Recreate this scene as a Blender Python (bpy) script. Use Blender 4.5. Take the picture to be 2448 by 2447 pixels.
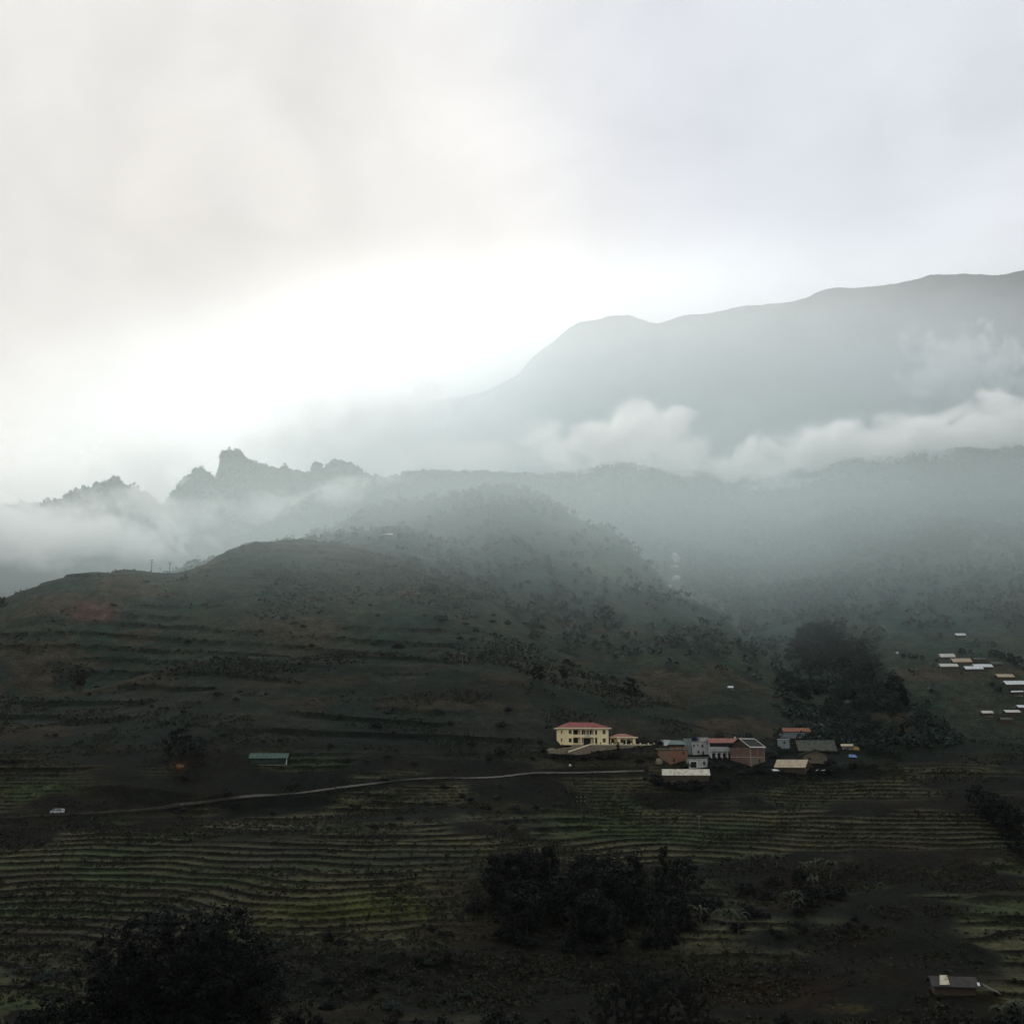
import bpy, math, random
import numpy as np
from mathutils import Vector, Matrix
from mathutils.bvhtree import BVHTree

# ------------------------------------------------------------------ camera
W0, H0, F0 = 2448.0, 2447.0, 2630.0
HOR = 1800.0                                    # picture row of the eye level
TH = math.atan((HOR - H0 / 2) / F0)
CT, ST = math.cos(TH), math.sin(TH)
sc = bpy.context.scene
for o in list(bpy.data.objects):
    bpy.data.objects.remove(o)
camd = bpy.data.cameras.new('camera')
camd.sensor_fit = 'HORIZONTAL'
camd.sensor_width = 36
camd.lens = F0 / W0 * 36
camd.clip_start = 0.5
camd.clip_end = 40000
cam = bpy.data.objects.new('camera', camd)
sc.collection.objects.link(cam)
cam.location = (0, 0, 0)
cam.rotation_euler = (math.radians(90) + TH, 0, 0)
sc.camera = cam

# ------------------------------------------------------------------ sky, sun, exposure
SUN_EL, SUN_AZ = math.radians(29), math.radians(-4)      # ahead of the camera, a little left
wd = bpy.data.worlds.new('World')
sc.world = wd
wd.use_nodes = True
nt = wd.node_tree
nt.nodes.clear()


def N(t, kind, **kw):
    n = t.nodes.new(kind)
    for k, v in kw.items():
        setattr(n, k, v)
    return n


def math_node(t, op, a=None, b=None, c=None, clamp=False):
    n = t.nodes.new('ShaderNodeMath')
    n.operation = op
    n.use_clamp = clamp
    for i, v in enumerate((a, b, c)):
        if v is None:
            continue
        if isinstance(v, (int, float)):
            n.inputs[i].default_value = v
        else:
            t.links.new(v, n.inputs[i])
    return n.outputs[0]


def vmath(t, op, a, b=None):
    n = t.nodes.new('ShaderNodeVectorMath')
    n.operation = op
    for i, v in enumerate((a, b)):
        if v is None:
            continue
        if isinstance(v, (tuple, list)):
            n.inputs[i].default_value = v
        else:
            t.links.new(v, n.inputs[i])
    return n.outputs['Value'] if op in ('DOT_PRODUCT', 'LENGTH', 'DISTANCE') else n.outputs[0]


def maprange(t, v, a, b, c=0.0, d=1.0, smooth=True):
    n = t.nodes.new('ShaderNodeMapRange')
    n.interpolation_type = 'SMOOTHSTEP' if smooth else 'LINEAR'
    t.links.new(v, n.inputs['Value'])
    n.inputs['From Min'].default_value = a
    n.inputs['From Max'].default_value = b
    n.inputs['To Min'].default_value = c
    n.inputs['To Max'].default_value = d
    return n.outputs['Result']


def noise(t, vec, scale, detail=4.0, rough=0.5, dist=0.0, out='Fac'):
    n = t.nodes.new('ShaderNodeTexNoise')
    n.inputs['Scale'].default_value = scale
    n.inputs['Detail'].default_value = detail
    n.inputs['Roughness'].default_value = rough
    n.inputs['Distortion'].default_value = dist
    if vec is not None:
        t.links.new(vec, n.inputs['Vector'])
    return n.outputs[out]


def mixc(t, fac, a, b, mode='MIX'):
    n = t.nodes.new('ShaderNodeMix')
    n.data_type = 'RGBA'
    n.blend_type = mode
    for s, v in ((0, fac), (6, a), (7, b)):
        if isinstance(v, (int, float)):
            n.inputs[s].default_value = v
        elif isinstance(v, (tuple, list)):
            n.inputs[s].default_value = (*v[:3], 1)
        else:
            t.links.new(v, n.inputs[s])
    return n.outputs[2]


def pix_dir(px, py):
    a, b = (px - W0 / 2) / F0, -(py - H0 / 2) / F0
    return Vector((a, CT - b * ST, ST + b * CT)).normalized()


CLOUD_LEVEL = 0.74
tc = N(nt, 'ShaderNodeTexCoord')
D = tc.outputs['Generated']
sky = N(nt, 'ShaderNodeTexSky', sky_type='NISHITA')
sky.sun_disc = False
sky.dust_density = 0.2
sky.air_density = 1.0
sky.sun_elevation = SUN_EL
sky.sun_rotation = SUN_AZ
bg_sky = N(nt, 'ShaderNodeBackground')
nt.links.new(sky.outputs[0], bg_sky.inputs[0])
bg_sky.inputs[1].default_value = 0.05
# cloud deck: softly broken grey and cream sheets of cloud
stretch = vmath(nt, 'MULTIPLY', D, (1.0, 1.0, 1.5))
n1 = noise(nt, stretch, 2.6, 5, 0.50, 0.6)
n2 = noise(nt, vmath(nt, 'ADD', stretch, (3.1, 1.7, 0.4)), 6.0, 5, 0.5, 0.5)
big = maprange(nt, n1, 0.36, 0.64)
fine = maprange(nt, n2, 0.32, 0.68)
tex = math_node(nt, 'MULTIPLY_ADD', big, 0.5, math_node(nt, 'MULTIPLY', fine, 0.5))


def lobe(px, py, a, b):
    d = vmath(nt, 'DOT_PRODUCT', D, tuple(pix_dir(px, py)))
    return maprange(nt, d, a, b)


warm = lobe(380, 980, 0.84, 0.995)       # where the low sun glows through
bright = lobe(760, 640, 0.90, 0.995)
bluegap = lobe(1950, 150, 0.955, 0.996)
greyA = lobe(420, 130, 0.965, 0.998)
greyB = lobe(180, 560, 0.982, 0.998)
front = maprange(nt, vmath(nt, 'DOT_PRODUCT', D, tuple(pix_dir(1000, 1000))), 0.05, 0.88)
ccol = mixc(nt, warm, (0.905, 0.915, 0.935), (0.865, 0.835, 0.800))
lev = math_node(nt, 'MULTIPLY_ADD', tex, 0.15, 0.80)
lev = math_node(nt, 'MULTIPLY_ADD', bright, 0.0, lev)
lev = math_node(nt, 'MULTIPLY_ADD', greyA, -0.05, lev)
lev = math_node(nt, 'MULTIPLY_ADD', greyB, -0.04, lev)
lev = math_node(nt, 'MULTIPLY', lev, math_node(nt, 'MULTIPLY_ADD', front, 0.33, 0.67))
up = maprange(nt, vmath(nt, 'DOT_PRODUCT', D, (0, 0, 1)), -0.06, 0.0, 0.04, 1.0)
lev = math_node(nt, 'MULTIPLY', lev, up)
bg_c = N(nt, 'ShaderNodeBackground')
nt.links.new(ccol, bg_c.inputs[0])
nt.links.new(math_node(nt, 'MULTIPLY', lev, CLOUD_LEVEL), bg_c.inputs[1])
gap = math_node(nt, 'MULTIPLY_ADD', bluegap, 0.28, math_node(nt, 'MULTIPLY', maprange(nt, n1, 0.55, 0.35), 0.03))
gap = math_node(nt, 'MULTIPLY', gap, math_node(nt, 'MULTIPLY', front, up))
mx = N(nt, 'ShaderNodeMixShader')
nt.links.new(gap, mx.inputs[0])
nt.links.new(bg_c.outputs[0], mx.inputs[1])
nt.links.new(bg_sky.outputs[0], mx.inputs[2])
wo = N(nt, 'ShaderNodeOutputWorld')
nt.links.new(mx.outputs[0], wo.inputs[0])

sund = bpy.data.lights.new('sun', 'SUN')
sund.energy = 1.05
sund.angle = math.radians(46)
sund.color = (1.0, 0.94, 0.86)
sun = bpy.data.objects.new('sun', sund)
sc.collection.objects.link(sun)
sdir = Vector((math.sin(SUN_AZ) * math.cos(SUN_EL), math.cos(SUN_AZ) * math.cos(SUN_EL), math.sin(SUN_EL)))
sun.rotation_euler = sdir.to_track_quat('Z', 'Y').to_euler()

sc.view_settings.view_transform = 'Standard'
sc.view_settings.look = 'None'
sc.view_settings.gamma = 1
sc.view_settings.use_curve_mapping = False
sc.view_settings.exposure = 0.65
cy = sc.cycles
cy.use_denoising = True
cy.max_bounces = 44
cy.diffuse_bounces = 2
cy.glossy_bounces = 2
cy.transparent_max_bounces = 8
cy.volume_bounces = 40
cy.volume_step_rate = 1.0
cy.volume_max_steps = 128
cy.sample_clamp_indirect = 8.0

# ------------------------------------------------------------------ small helpers
rng = np.random.default_rng(7)
random.seed(7)


def tag(o, label=None, cat=None, group=None, kind=None):
    if label:
        o['label'] = label
    if cat:
        o['category'] = cat
    if group:
        o['group'] = group
    if kind:
        o['kind'] = kind
    return o


def link(o, parent=None):
    sc.collection.objects.link(o)
    if parent is not None:
        o.parent = parent
    return o


def empty(name, loc, rz=0.0):
    o = bpy.data.objects.new(name, None)
    o.empty_display_size = 1
    o.location = loc
    o.rotation_euler = (0, 0, rz)
    return link(o)


def np_mesh(name, verts, faces, mats, parent=None, cols=None, smooth=False, matidx=None):
    """faces: (n,3) or (n,4) int array"""
    me = bpy.data.meshes.new(name)
    verts = np.ascontiguousarray(verts, dtype=np.float32)
    faces = np.ascontiguousarray(faces, dtype=np.int32)
    n, k = faces.shape
    me.vertices.add(len(verts))
    me.vertices.foreach_set('co', verts.ravel())
    me.loops.add(n * k)
    me.loops.foreach_set('vertex_index', faces.ravel())
    me.polygons.add(n)
    me.polygons.foreach_set('loop_start', np.arange(0, n * k, k, dtype=np.int32))
    me.polygons.foreach_set('loop_total', np.full(n, k, dtype=np.int32))
    if smooth:
        me.polygons.foreach_set('use_smooth', np.ones(n, dtype=bool))
    if matidx is not None:
        me.polygons.foreach_set('material_index', matidx.astype(np.int32))
    me.update(calc_edges=True)
    if cols is not None:
        a = me.color_attributes.new('col', 'FLOAT_COLOR', 'POINT')
        c = np.ones((len(verts), 4), dtype=np.float32)
        c[:, :3] = cols
        a.data.foreach_set('color', c.ravel())
    for m in (mats if isinstance(mats, (list, tuple)) else [mats]):
        me.materials.append(m)
    o = bpy.data.objects.new(name, me)
    return link(o, parent)


def _hash(xi, yi, seed):
    h = (xi.astype(np.int64) * 374761393 + yi.astype(np.int64) * 668265263 + seed * 974634777) & 0xffffffff
    h = ((h ^ (h >> 13)) * 1274126177) & 0xffffffff
    h = (h ^ (h >> 16)) & 0xffffff
    return h / float(0xffffff)


def vnoise(x, y, seed=0):
    x, y = np.broadcast_arrays(np.asarray(x, float), np.asarray(y, float))
    xi, yi = np.floor(x), np.floor(y)
    fx, fy = x - xi, y - yi
    fx = fx * fx * fx * (fx * (fx * 6 - 15) + 10)
    fy = fy * fy * fy * (fy * (fy * 6 - 15) + 10)
    a, b = _hash(xi, yi, seed), _hash(xi + 1, yi, seed)
    c, d = _hash(xi, yi + 1, seed), _hash(xi + 1, yi + 1, seed)
    return (a * (1 - fx) + b * fx) * (1 - fy) + (c * (1 - fx) + d * fx) * fy


def fbm(x, y, seed=0, oct=4, gain=0.5):
    s, a, t = 0, 1.0, 0
    for i in range(oct):
        s = s + a * (vnoise(x * 2 ** i + i * 17.3, y * 2 ** i - i * 9.1, seed + i) - 0.5)
        t += a
        a *= gain
    return s / t * 2                                   # about -1 .. 1


def curve(pts):
    p = np.array(pts, float)
    x, y = p[:, 0], p[:, 1]
    m = np.gradient(y, x)

    def f(q):
        q = np.clip(np.asarray(q, float), x[0], x[-1])
        i = np.clip(np.searchsorted(x, q) - 1, 0, len(x) - 2)
        h = x[i + 1] - x[i]
        t = (q - x[i]) / h
        t2, t3 = t * t, t * t * t
        return ((2 * t3 - 3 * t2 + 1) * y[i] + (t3 - 2 * t2 + t) * h * m[i]
                + (-2 * t3 + 3 * t2) * y[i + 1] + (t3 - t2) * h * m[i + 1])
    return f


def sstep(x, a, b):
    t = np.clip((x - a) / (b - a), 0, 1)
    return t * t * (3 - 2 * t)


def zof(py, Y):
    """height of the point seen in row py at forward distance Y"""
    b = -(py - H0 / 2) / F0
    return Y * (ST + b * CT) / (CT - b * ST)


def xof(px, Y, Z):
    return (px - W0 / 2) / F0 * (Y * CT + Z * ST)


def project(X, Y, Z):
    fw = Y * CT + Z * ST
    return W0 / 2 + F0 * X / fw, H0 / 2 - F0 * (Z * CT - Y * ST) / fw


# ------------------------------------------------------------------ materials
MATS = {}


def rough_mat(name, col, rough=0.9, var=0.25, scale=0.6, spec=0.2, col2=None, bump=0.0, stretch=None, metal=0.0):
    if name in MATS:
        return MATS[name]
    m = bpy.data.materials.new(name)
    m.use_nodes = True
    t = m.node_tree
    b = t.nodes['Principled BSDF']
    geo = N(t, 'ShaderNodeNewGeometry')
    pos = geo.outputs['Position']
    if stretch:
        pos = vmath(t, 'MULTIPLY', pos, stretch)
    n = noise(t, pos, scale, 5, 0.6)
    f = maprange(t, n, 0.3, 0.7)
    c2 = col2 if col2 else tuple(c * (1 - var) for c in col)
    c = mixc(t, f, tuple(c2), tuple(col))
    t.links.new(c, b.inputs['Base Color'])
    b.inputs['Roughness'].default_value = rough
    b.inputs['Specular IOR Level'].default_value = spec
    b.inputs['Metallic'].default_value = metal
    if bump:
        bn = N(t, 'ShaderNodeBump')
        bn.inputs['Strength'].default_value = bump
        t.links.new(noise(t, pos, scale * 6, 4, 0.6), bn.inputs['Height'])
        t.links.new(bn.outputs[0], b.inputs['Normal'])
    MATS[name] = m
    return m


def terrain_mat(name, s1=0.9, s2=0.12, lo=0.55, hi=1.5):
    m = bpy.data.materials.new(name)
    m.use_nodes = True
    t = m.node_tree
    b = t.nodes['Principled BSDF']
    at = N(t, 'ShaderNodeAttribute', attribute_name='col')
    geo = N(t, 'ShaderNodeNewGeometry')
    P = geo.outputs['Position']
    a1 = maprange(t, noise(t, P, s1, 6, 0.65), 0.3, 0.7, lo, hi, False)
    a2 = maprange(t, noise(t, P, s2, 5, 0.6), 0.3, 0.7, 0.7, 1.3, False)
    f = math_node(t, 'MULTIPLY', a1, a2)
    c = vmath(t, 'SCALE', at.outputs['Color'])
    t.links.new(f, c.node.inputs['Scale'])
    t.links.new(c, b.inputs['Base Color'])
    b.inputs['Roughness'].default_value = 1.0
    b.inputs['Specular IOR Level'].default_value = 0.05
    bn = N(t, 'ShaderNodeBump')
    bn.inputs['Strength'].default_value = 0.8
    bn.inputs['Distance'].default_value = 1.0
    t.links.new(noise(t, P, s1 * 1.4, 6, 0.75), bn.inputs['Height'])
    t.links.new(bn.outputs[0], b.inputs['Normal'])
    return m


def leaf_mat(name, a, b_, scale=0.35):
    if name in MATS:
        return MATS[name]
    m = bpy.data.materials.new(name)
    m.use_nodes = True
    t = m.node_tree
    b = t.nodes['Principled BSDF']
    geo = N(t, 'ShaderNodeNewGeometry')
    oi = N(t, 'ShaderNodeObjectInfo')
    f = maprange(t, noise(t, geo.outputs['Position'], scale, 4, 0.7), 0.32, 0.68)
    g = math_node(t, 'MULTIPLY_ADD', oi.outputs['Random'], 0.5, math_node(t, 'MULTIPLY', f, 0.6), clamp=True)
    t.links.new(mixc(t, g, a, b_), b.inputs['Base Color'])
    b.inputs['Roughness'].default_value = 0.8
    b.inputs['Specular IOR Level'].default_value = 0.15
    MATS[name] = m
    return m


# ------------------------------------------------------------------ terrain
# every fold of the land: silhouette row and distance of its crest, row and distance of its foot
def fold(px, Y, crest, Yc, foot, Yf, back=0.5, power=1.0, before=0.45, rnd=None):
    c, yc, f, yf = crest(px), Yc(px), foot(px), Yf(px)
    zc, zf = zof(c, yc), zof(f, yf)
    t = (Y - yf) / (yc - yf)
    r = rnd if rnd else 0.22
    # straight climb that rounds off over the last stretch before the crest
    g = np.where(t < 1 - r, t, 0)
    u = (t - (1 - r)) / r
    g = np.where((t >= 1 - r), (1 - r) + r * (u - 0.5 * u * u), g)
    gmax = 1 - 0.5 * r
    g = g / gmax
    g = np.where(g > 0, np.power(np.maximum(g, 1e-6), power), g)
    z = zf + (zc - zf) * g
    dz = np.maximum(Y - yc, 0)
    zb = zc - back * dz * dz / (dz + 60)
    z = np.where(Y > yc, zb, z)
    z = np.where(t < 0, zf + (Y - yf) * before * 1.0, z)
    return z


C_front = curve([(-900, 1720), (-300, 1700), (0, 1662), (200, 1640), (345, 1606), (466, 1572), (700, 1568), (900, 1565), (1060, 1578),
                 (1220, 1614), (1450, 1672), (1600, 1722), (1750, 1765), (1900, 1795), (2100, 1812), (2448, 1840), (3300, 1860)])
Y_front = curve([(-900, 600), (0, 600), (466, 640), (900, 640), (1220, 600), (1450, 560), (1750, 515), (2100, 500), (2448, 490), (3300, 480)])
C_near = curve([(-900, 1520), (-300, 1478), (0, 1432), (60, 1410), (140, 1386), (200, 1379), (330, 1369), (430, 1364), (480, 1346), (540, 1323),
                (600, 1311), (700, 1303), (820, 1309), (920, 1334), (1000, 1362), (1100, 1402), (1200, 1455), (1300, 1512),
                (1450, 1592), (1600, 1668), (1750, 1740), (2000, 1850), (2448, 2000), (3300, 2200)])
Y_near = curve([(-900, 800), (0, 770), (430, 830), (700, 890), (1000, 860), (1300, 780), (1600, 690), (2000, 600), (3300, 560)])
C_hut = curve([(-900, 1700), (200, 1480), (450, 1360), (650, 1312), (780, 1286), (870, 1270), (980, 1270), (1080, 1290), (1200, 1338),
               (1350, 1420), (1500, 1505), (1700, 1615), (2000, 1800), (3300, 2300)])
Y_hut = curve([(-900, 1020), (700, 1040), (1200, 980), (1600, 840), (3300, 700)])
C_mid = curve([(-900, 1800), (300, 1450), (600, 1325), (760, 1275), (860, 1246), (950, 1226), (1050, 1205), (1120, 1192), (1180, 1188),
               (1260, 1198), (1330, 1228), (1400, 1268), (1500, 1326), (1600, 1396), (1700, 1470), (1850, 1590), (2100, 1720), (3300, 2200)])
Y_mid = curve([(-900, 1200), (700, 1190), (1150, 1180), (1500, 1080), (1800, 900), (3300, 800)])
C_back = curve([(-900, 1700), (200, 1400), (500, 1330), (640, 1260), (740, 1200), (800, 1180), (900, 1162), (1040, 1150), (1200, 1152),
                (1300, 1156), (1400, 1145), (1500, 1130), (1600, 1146), (1700, 1160), (1800, 1166), (1900, 1148), (2000, 1120),
                (2100, 1110), (2200, 1104), (2300, 1098), (2448, 1086), (2700, 1060), (3300, 1000)])
Y_back = curve([(-900, 1900), (700, 1600), (1300, 1500), (1600, 1620), (2000, 1720), (2448, 1680), (3300, 1650)])
P_foot = curve([(-900, 1900), (1200, 1800), (1600, 1640), (1750, 1640), (2000, 1735), (2448, 1800), (3300, 1820)])
YF_back = curve([(-900, 700), (1200, 800), (1600, 800), (1800, 760), (2000, 670), (2448, 620), (3300, 600)])

G_py = curve([(0, 3400), (40, 3300), (80, 3000), (130, 2740), (180, 2560), (230, 2447), (265, 2335), (300, 2240), (340, 2130), (380, 2030),
              (420, 1945), (455, 1870), (480, 1815), (505, 1780), (560, 1740), (640, 1690)])


def lobe2(X, Y, x0, y0, rx, ry):
    return np.exp(-((X - x0) / rx) ** 2 - ((Y - y0) / ry) ** 2)


def terrace(z, h, riser, tilt):
    u = z / h
    fl = np.floor(u)
    fr = u - fl
    r = sstep(fr, 1 - riser, 1.0)
    return h * (fl + tilt * fr * (1 - r) + r), r


def ground_base(px, Y):
    z0 = zof(G_py(np.minimum(Y, 640)), Y)
    X = xof(px, Y, z0)
    # front shoulder
    z1 = fold(px, Y, C_front, Y_front, curve([(-900, 1905), (600, 1880), (1200, 1870), (1450, 1800), (1700, 1835), (2448, 1850), (3300, 1860)]),
              curve([(-900, 430), (600, 440), (1200, 455), (1450, 486), (1700, 472), (2448, 462), (3300, 462)]), back=0.30, before=0.9)
    z2 = fold(px, Y, C_near, Y_near, lambda p: C_front(p) + 25, lambda p: Y_front(p) - 5, back=0.38, before=0.5)
    z3 = fold(px, Y, C_hut, Y_hut, lambda p: C_hut(p) + 170, lambda p: Y_hut(p) - 260, back=0.35, before=0.5)
    z4 = fold(px, Y, C_mid, Y_mid, lambda p: C_mid(p) + 260, lambda p: Y_mid(p) - 380, back=0.40, before=0.5, rnd=0.35)
    z5 = fold(px, Y, C_back, Y_back, P_foot, YF_back, back=0.45, before=0.5)
    zg = np.where(Y < 520, z0, z0 - (Y - 520) * 0.4)
    zg = np.where(Y < 230, -26 - 0.11 * Y, zg)          # the slope below the viewpoint
    k = 3.0
    zs = np.stack([zg, z1, z2, z3, z4, z5])
    mx_ = zs.max(axis=0)
    z = mx_ + np.log(np.exp((zs - mx_) / k).sum(axis=0)) * k * 0.6
    which = zs.argmax(axis=0)
    return z, which, X


ROAD = curve([(-100, 1956), (0, 1955), (120, 1948), (260, 1942), (330, 1936), (430, 1922), (520, 1911), (640, 1900), (760, 1888), (850, 1878), (900, 1871),
              (1010, 1861), (1150, 1853), (1300, 1847), (1470, 1843), (1560, 1842)])


def terrain(px, Y):
    z, which, X = ground_base(px, Y)
    near = sstep(Y, 520, 440)                      # valley floor and terraces
    # knolls that bend the terraces
    near = near * sstep(Y, 212, 246)
    lft = np.clip(lobe2(X, Y, -95, 325, 100, 62) * 1.6, 0, 1)      # the even fan of narrow fields at the lower left
    z = z + near * (5.2 * (1 - 0.65 * lft) * fbm(X / 95, Y / 62, 3, 3) + 2.6 * lobe2(X, Y, -58, 316, 40, 26) - 2.2 * lobe2(X, Y, 62, 262, 46, 22)
                    + 3.0 * lobe2(X, Y, -150, 330, 60, 60) + 5.5 * lobe2(X, Y, -48, 350, 62, 60)
                    - 4.5 * lobe2(X, Y, -118, 345, 38, 70) + 5.0 * lobe2(X, Y, 92, 300, 52, 48) - 3.5 * lobe2(X, Y, 48, 400, 40, 40) + 4.0 * lobe2(X, Y, 125, 410, 45, 45))
    mid = sstep(Y, 500, 600) * sstep(Y, 1000, 850)
    far = sstep(Y, 620, 900)
    z = z + mid * 3.5 * fbm(X / 120, Y / 120, 5, 3)
    gul = np.abs(fbm(X / 210 + 3, Y / 260, 11, 4))
    z = z - far * (which >= 3) * 22 * gul * sstep(Y, 700, 1100) + far * (which >= 3) * 5
    z = z + sstep(Y, 560, 800) * 1.4 * fbm(X / 14, Y / 14, 21, 3) + far * 8.0 * fbm(X / 48, Y / 60, 23, 3)
    # terraces
    rs = np.zeros_like(z)
    wob = 0.8 * fbm(X / 30, Y / 30, 9, 2)
    zt, r = terrace(z + wob, 1.25, 0.26, 0.10)
    zw, rw = terrace(z + wob, 2.6, 0.20, 0.14)                # wider fields in places
    wide = sstep(fbm(X / 70 + 3, Y / 38, 71, 2), 0.22, 0.34) * (1 - lft)
    zt, r = zt * (1 - wide) + zw * wide, r * (1 - wide) + rw * wide
    ta = sstep(Y, 488, 462) * sstep(Y, 196, 204)
    patchy = sstep(fbm(X / 45 + 9, Y / 26, 31, 3), -0.28, 0.06)
    patchy = np.maximum(patchy, sstep(lft, 0.4, 0.8))
    # rough, unterraced ground under the woods in the middle foreground
    rough_ = np.clip(lobe2(X, Y, 18, 330, 34, 30) * 1.5 + lobe2(X, Y, -45, 262, 34, 20) * 1.4 + lobe2(X, Y, 10, 268, 60, 12), 0, 1)
    droad = np.abs(project(X, Y, z)[1] - ROAD(px))
    off = np.where((px > -50) & (px < 1550), sstep(droad, 7, 18), 1.0)
    ta = ta * patchy * (1 - rough_) * off
    warp = 15.0 * fbm(X / 240, Y / 150, 13, 4) + 0.03 * X
    z2, r2 = terrace(z + warp, 8.5, 0.17, 0.78)
    tb = sstep(Y, 470, 500) * (which <= 2) * sstep(fbm(X / 75, Y / 34 + 4, 37, 3), -0.22, 0.12) * sstep(X, 175, 120) * off
    z = z * (1 - ta) + (zt - wob) * ta
    zz2 = z2 - warp
    z = z * (1 - tb) + zz2 * tb
    rs = np.maximum(r * ta, r2 * tb)
    z = z + near * rough_ * 1.6 * fbm(X / 9, Y / 9, 41, 3) + 0.12 * fbm(X / 1.5, Y / 1.5, 43, 2)
    return X, z, rs, which, ta, tb, rough_


px_in = np.arange(-60, 2520, 2.7)
px_g = np.concatenate([np.linspace(-1500, -70, 90), px_in, np.linspace(2530, 4000, 90)])
Y_g = np.concatenate([np.linspace(3, 200, 40), np.arange(201, 520, 0.62),
                      np.geomspace(520.5, 2700, 560)])
PX, YY = np.meshgrid(px_g, Y_g)
TX, TZ, RS, WH, TA, TB, RO = terrain(np.clip(PX, -900, 3300), YY)
TX = xof(PX, YY, TZ)
ncol, nrow = len(px_g), len(Y_g)
SX, SY = project(TX, YY, TZ)                       # where each spot of ground lies (for laying out fields)


def mixv(c, col, f):
    return c * (1 - f[..., None]) + np.array(col) * f[..., None]


def elip(x0, y0, rx, ry, soft=0.35):
    d = np.sqrt(((SX - x0) / rx) ** 2 + ((SY - y0) / ry) ** 2) + 0.25 * fbm(TX / 12, YY / 12, 77, 3)
    return sstep(d, 1.0 + soft * 0.5, 1.0 - soft)


col = np.zeros(TZ.shape + (3,)) + np.array((0.043, 0.046, 0.034))
n_a = fbm(TX / 60, YY / 45, 51, 4)
n_b = fbm(TX / 18, YY / 14, 53, 4)
n_c = fbm(TX / 5, YY / 4, 55, 3)
col = mixv(col, (0.024, 0.040, 0.030), sstep(n_a + 0.35 * n_b, -0.1, 0.35))
col = mixv(col, (0.072, 0.052, 0.034), sstep(fbm(TX / 45 + 7, YY / 30, 57, 4), 0.12, 0.45) * 0.8)
col = mixv(col, (0.022, 0.032, 0.024), sstep(n_b + 0.6 * n_c, 0.22, 0.55) * 0.8)
# forested far slopes
fst = np.clip((WH >= 3) * sstep(YY, 700, 900), 0, 1)
col = mixv(col, (0.030, 0.056, 0.052), fst * 0.75)
col = mixv(col, (0.075, 0.076, 0.060), fst * sstep(fbm(TX / 80, YY / 80, 61, 4), 0.05, 0.4) * 0.7)
# terraces: straw treads, dark growth on the risers
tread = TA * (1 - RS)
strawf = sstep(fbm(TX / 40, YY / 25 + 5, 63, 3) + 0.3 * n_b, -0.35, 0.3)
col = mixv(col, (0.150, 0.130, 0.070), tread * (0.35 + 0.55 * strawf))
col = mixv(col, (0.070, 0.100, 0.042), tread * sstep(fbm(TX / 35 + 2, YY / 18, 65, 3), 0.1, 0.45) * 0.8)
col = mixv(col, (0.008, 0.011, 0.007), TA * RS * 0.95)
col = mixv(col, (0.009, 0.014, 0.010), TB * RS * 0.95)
# single fields of their own colour
for e, c, a in [((850, 2178, 215, 24), (0.105, 0.105, 0.028), .85), ((880, 2150, 120, 22), (0.10, 0.115, 0.034), .7),
                ((600, 2215, 110, 18), (0.085, 0.09, 0.032), .7),
                ((1850, 2370, 190, 42), (0.095, 0.050, 0.028), .8), ((2020, 2410, 70, 14), (0.16, 0.125, 0.05), .9),
                ((1400, 2000, 160, 10), (0.06, 0.085, 0.035), .7), ((1200, 1925, 70, 16), (0.09, 0.07, 0.03), .8),
                ((225, 1460, 75, 30), (0.095, 0.05, 0.04), .8), ((430, 1830, 26, 14), (0.17, 0.09, 0.05), .9),
                ((90, 1945, 90, 22), (0.075, 0.055, 0.035), .6), ((700, 1500, 130, 30), (0.075, 0.058, 0.042), .6),
                ((1720, 1735, 60, 22), (0.10, 0.065, 0.04), .7), ((1900, 2130, 120, 55), (0.06, 0.038, 0.026), .8),
                ((560, 2085, 200, 26), (0.075, 0.068, 0.036), .5), ((330, 2130, 190, 14), (0.095, 0.065, 0.045), .6),
                ((700, 1620, 180, 26), (0.062, 0.052, 0.034), .8), ((640, 1600, 290, 26), (0.020, 0.028, 0.022), .9),
                ((1100, 1655, 230, 24), (0.024, 0.026, 0.020), .7), ((20, 2385, 40, 12), (0.10, 0.10, 0.04), .8),
                ((1130, 2230, 150, 40), (0.062, 0.042, 0.026), .7)]:
    f = elip(*e) * a
    if e[1] > 1900:
        f = f * (1 - 0.85 * RS * TA)
    col = mixv(col, c, f)
near_dark = 1 - 0.62 * (1 - tread) * sstep(YY, 520, 470)              # banks and scrub between the near fields painted darker, in place of vignetting
col = np.clip(col * (near_dark * (0.40 + 0.60 * sstep(YY, 540, 820)))[..., None] * np.array((0.90, 1.0, 0.98)) * (1 + 0.5 * n_c[..., None]), 0.004, 1)  # ground also paler with distance, dimness and airlight put into its colour
idx = np.arange(nrow * ncol).reshape(nrow, ncol)
quads = np.stack([idx[:-1, :-1], idx[:-1, 1:], idx[1:, 1:], idx[1:, :-1]], axis=-1).reshape(-1, 4)
V = np.stack([TX, YY, TZ], axis=-1).reshape(-1, 3)
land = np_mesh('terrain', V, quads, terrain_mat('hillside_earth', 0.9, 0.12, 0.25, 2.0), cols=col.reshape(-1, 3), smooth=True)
tag(land, kind='structure')

bvh = None


def bilerp_z(px, Y):
    i = np.clip(np.searchsorted(Y_g, Y) - 1, 0, nrow - 2)
    j = np.clip(np.searchsorted(px_g, px) - 1, 0, ncol - 2)
    u = np.clip((Y - Y_g[i]) / (Y_g[i + 1] - Y_g[i]), 0, 1)
    v = np.clip((px - px_g[j]) / (px_g[j + 1] - px_g[j]), 0, 1)
    return ((TZ[i, j] * (1 - v) + TZ[i, j + 1] * v) * (1 - u) + (TZ[i + 1, j] * (1 - v) + TZ[i + 1, j + 1] * v) * u)


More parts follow.
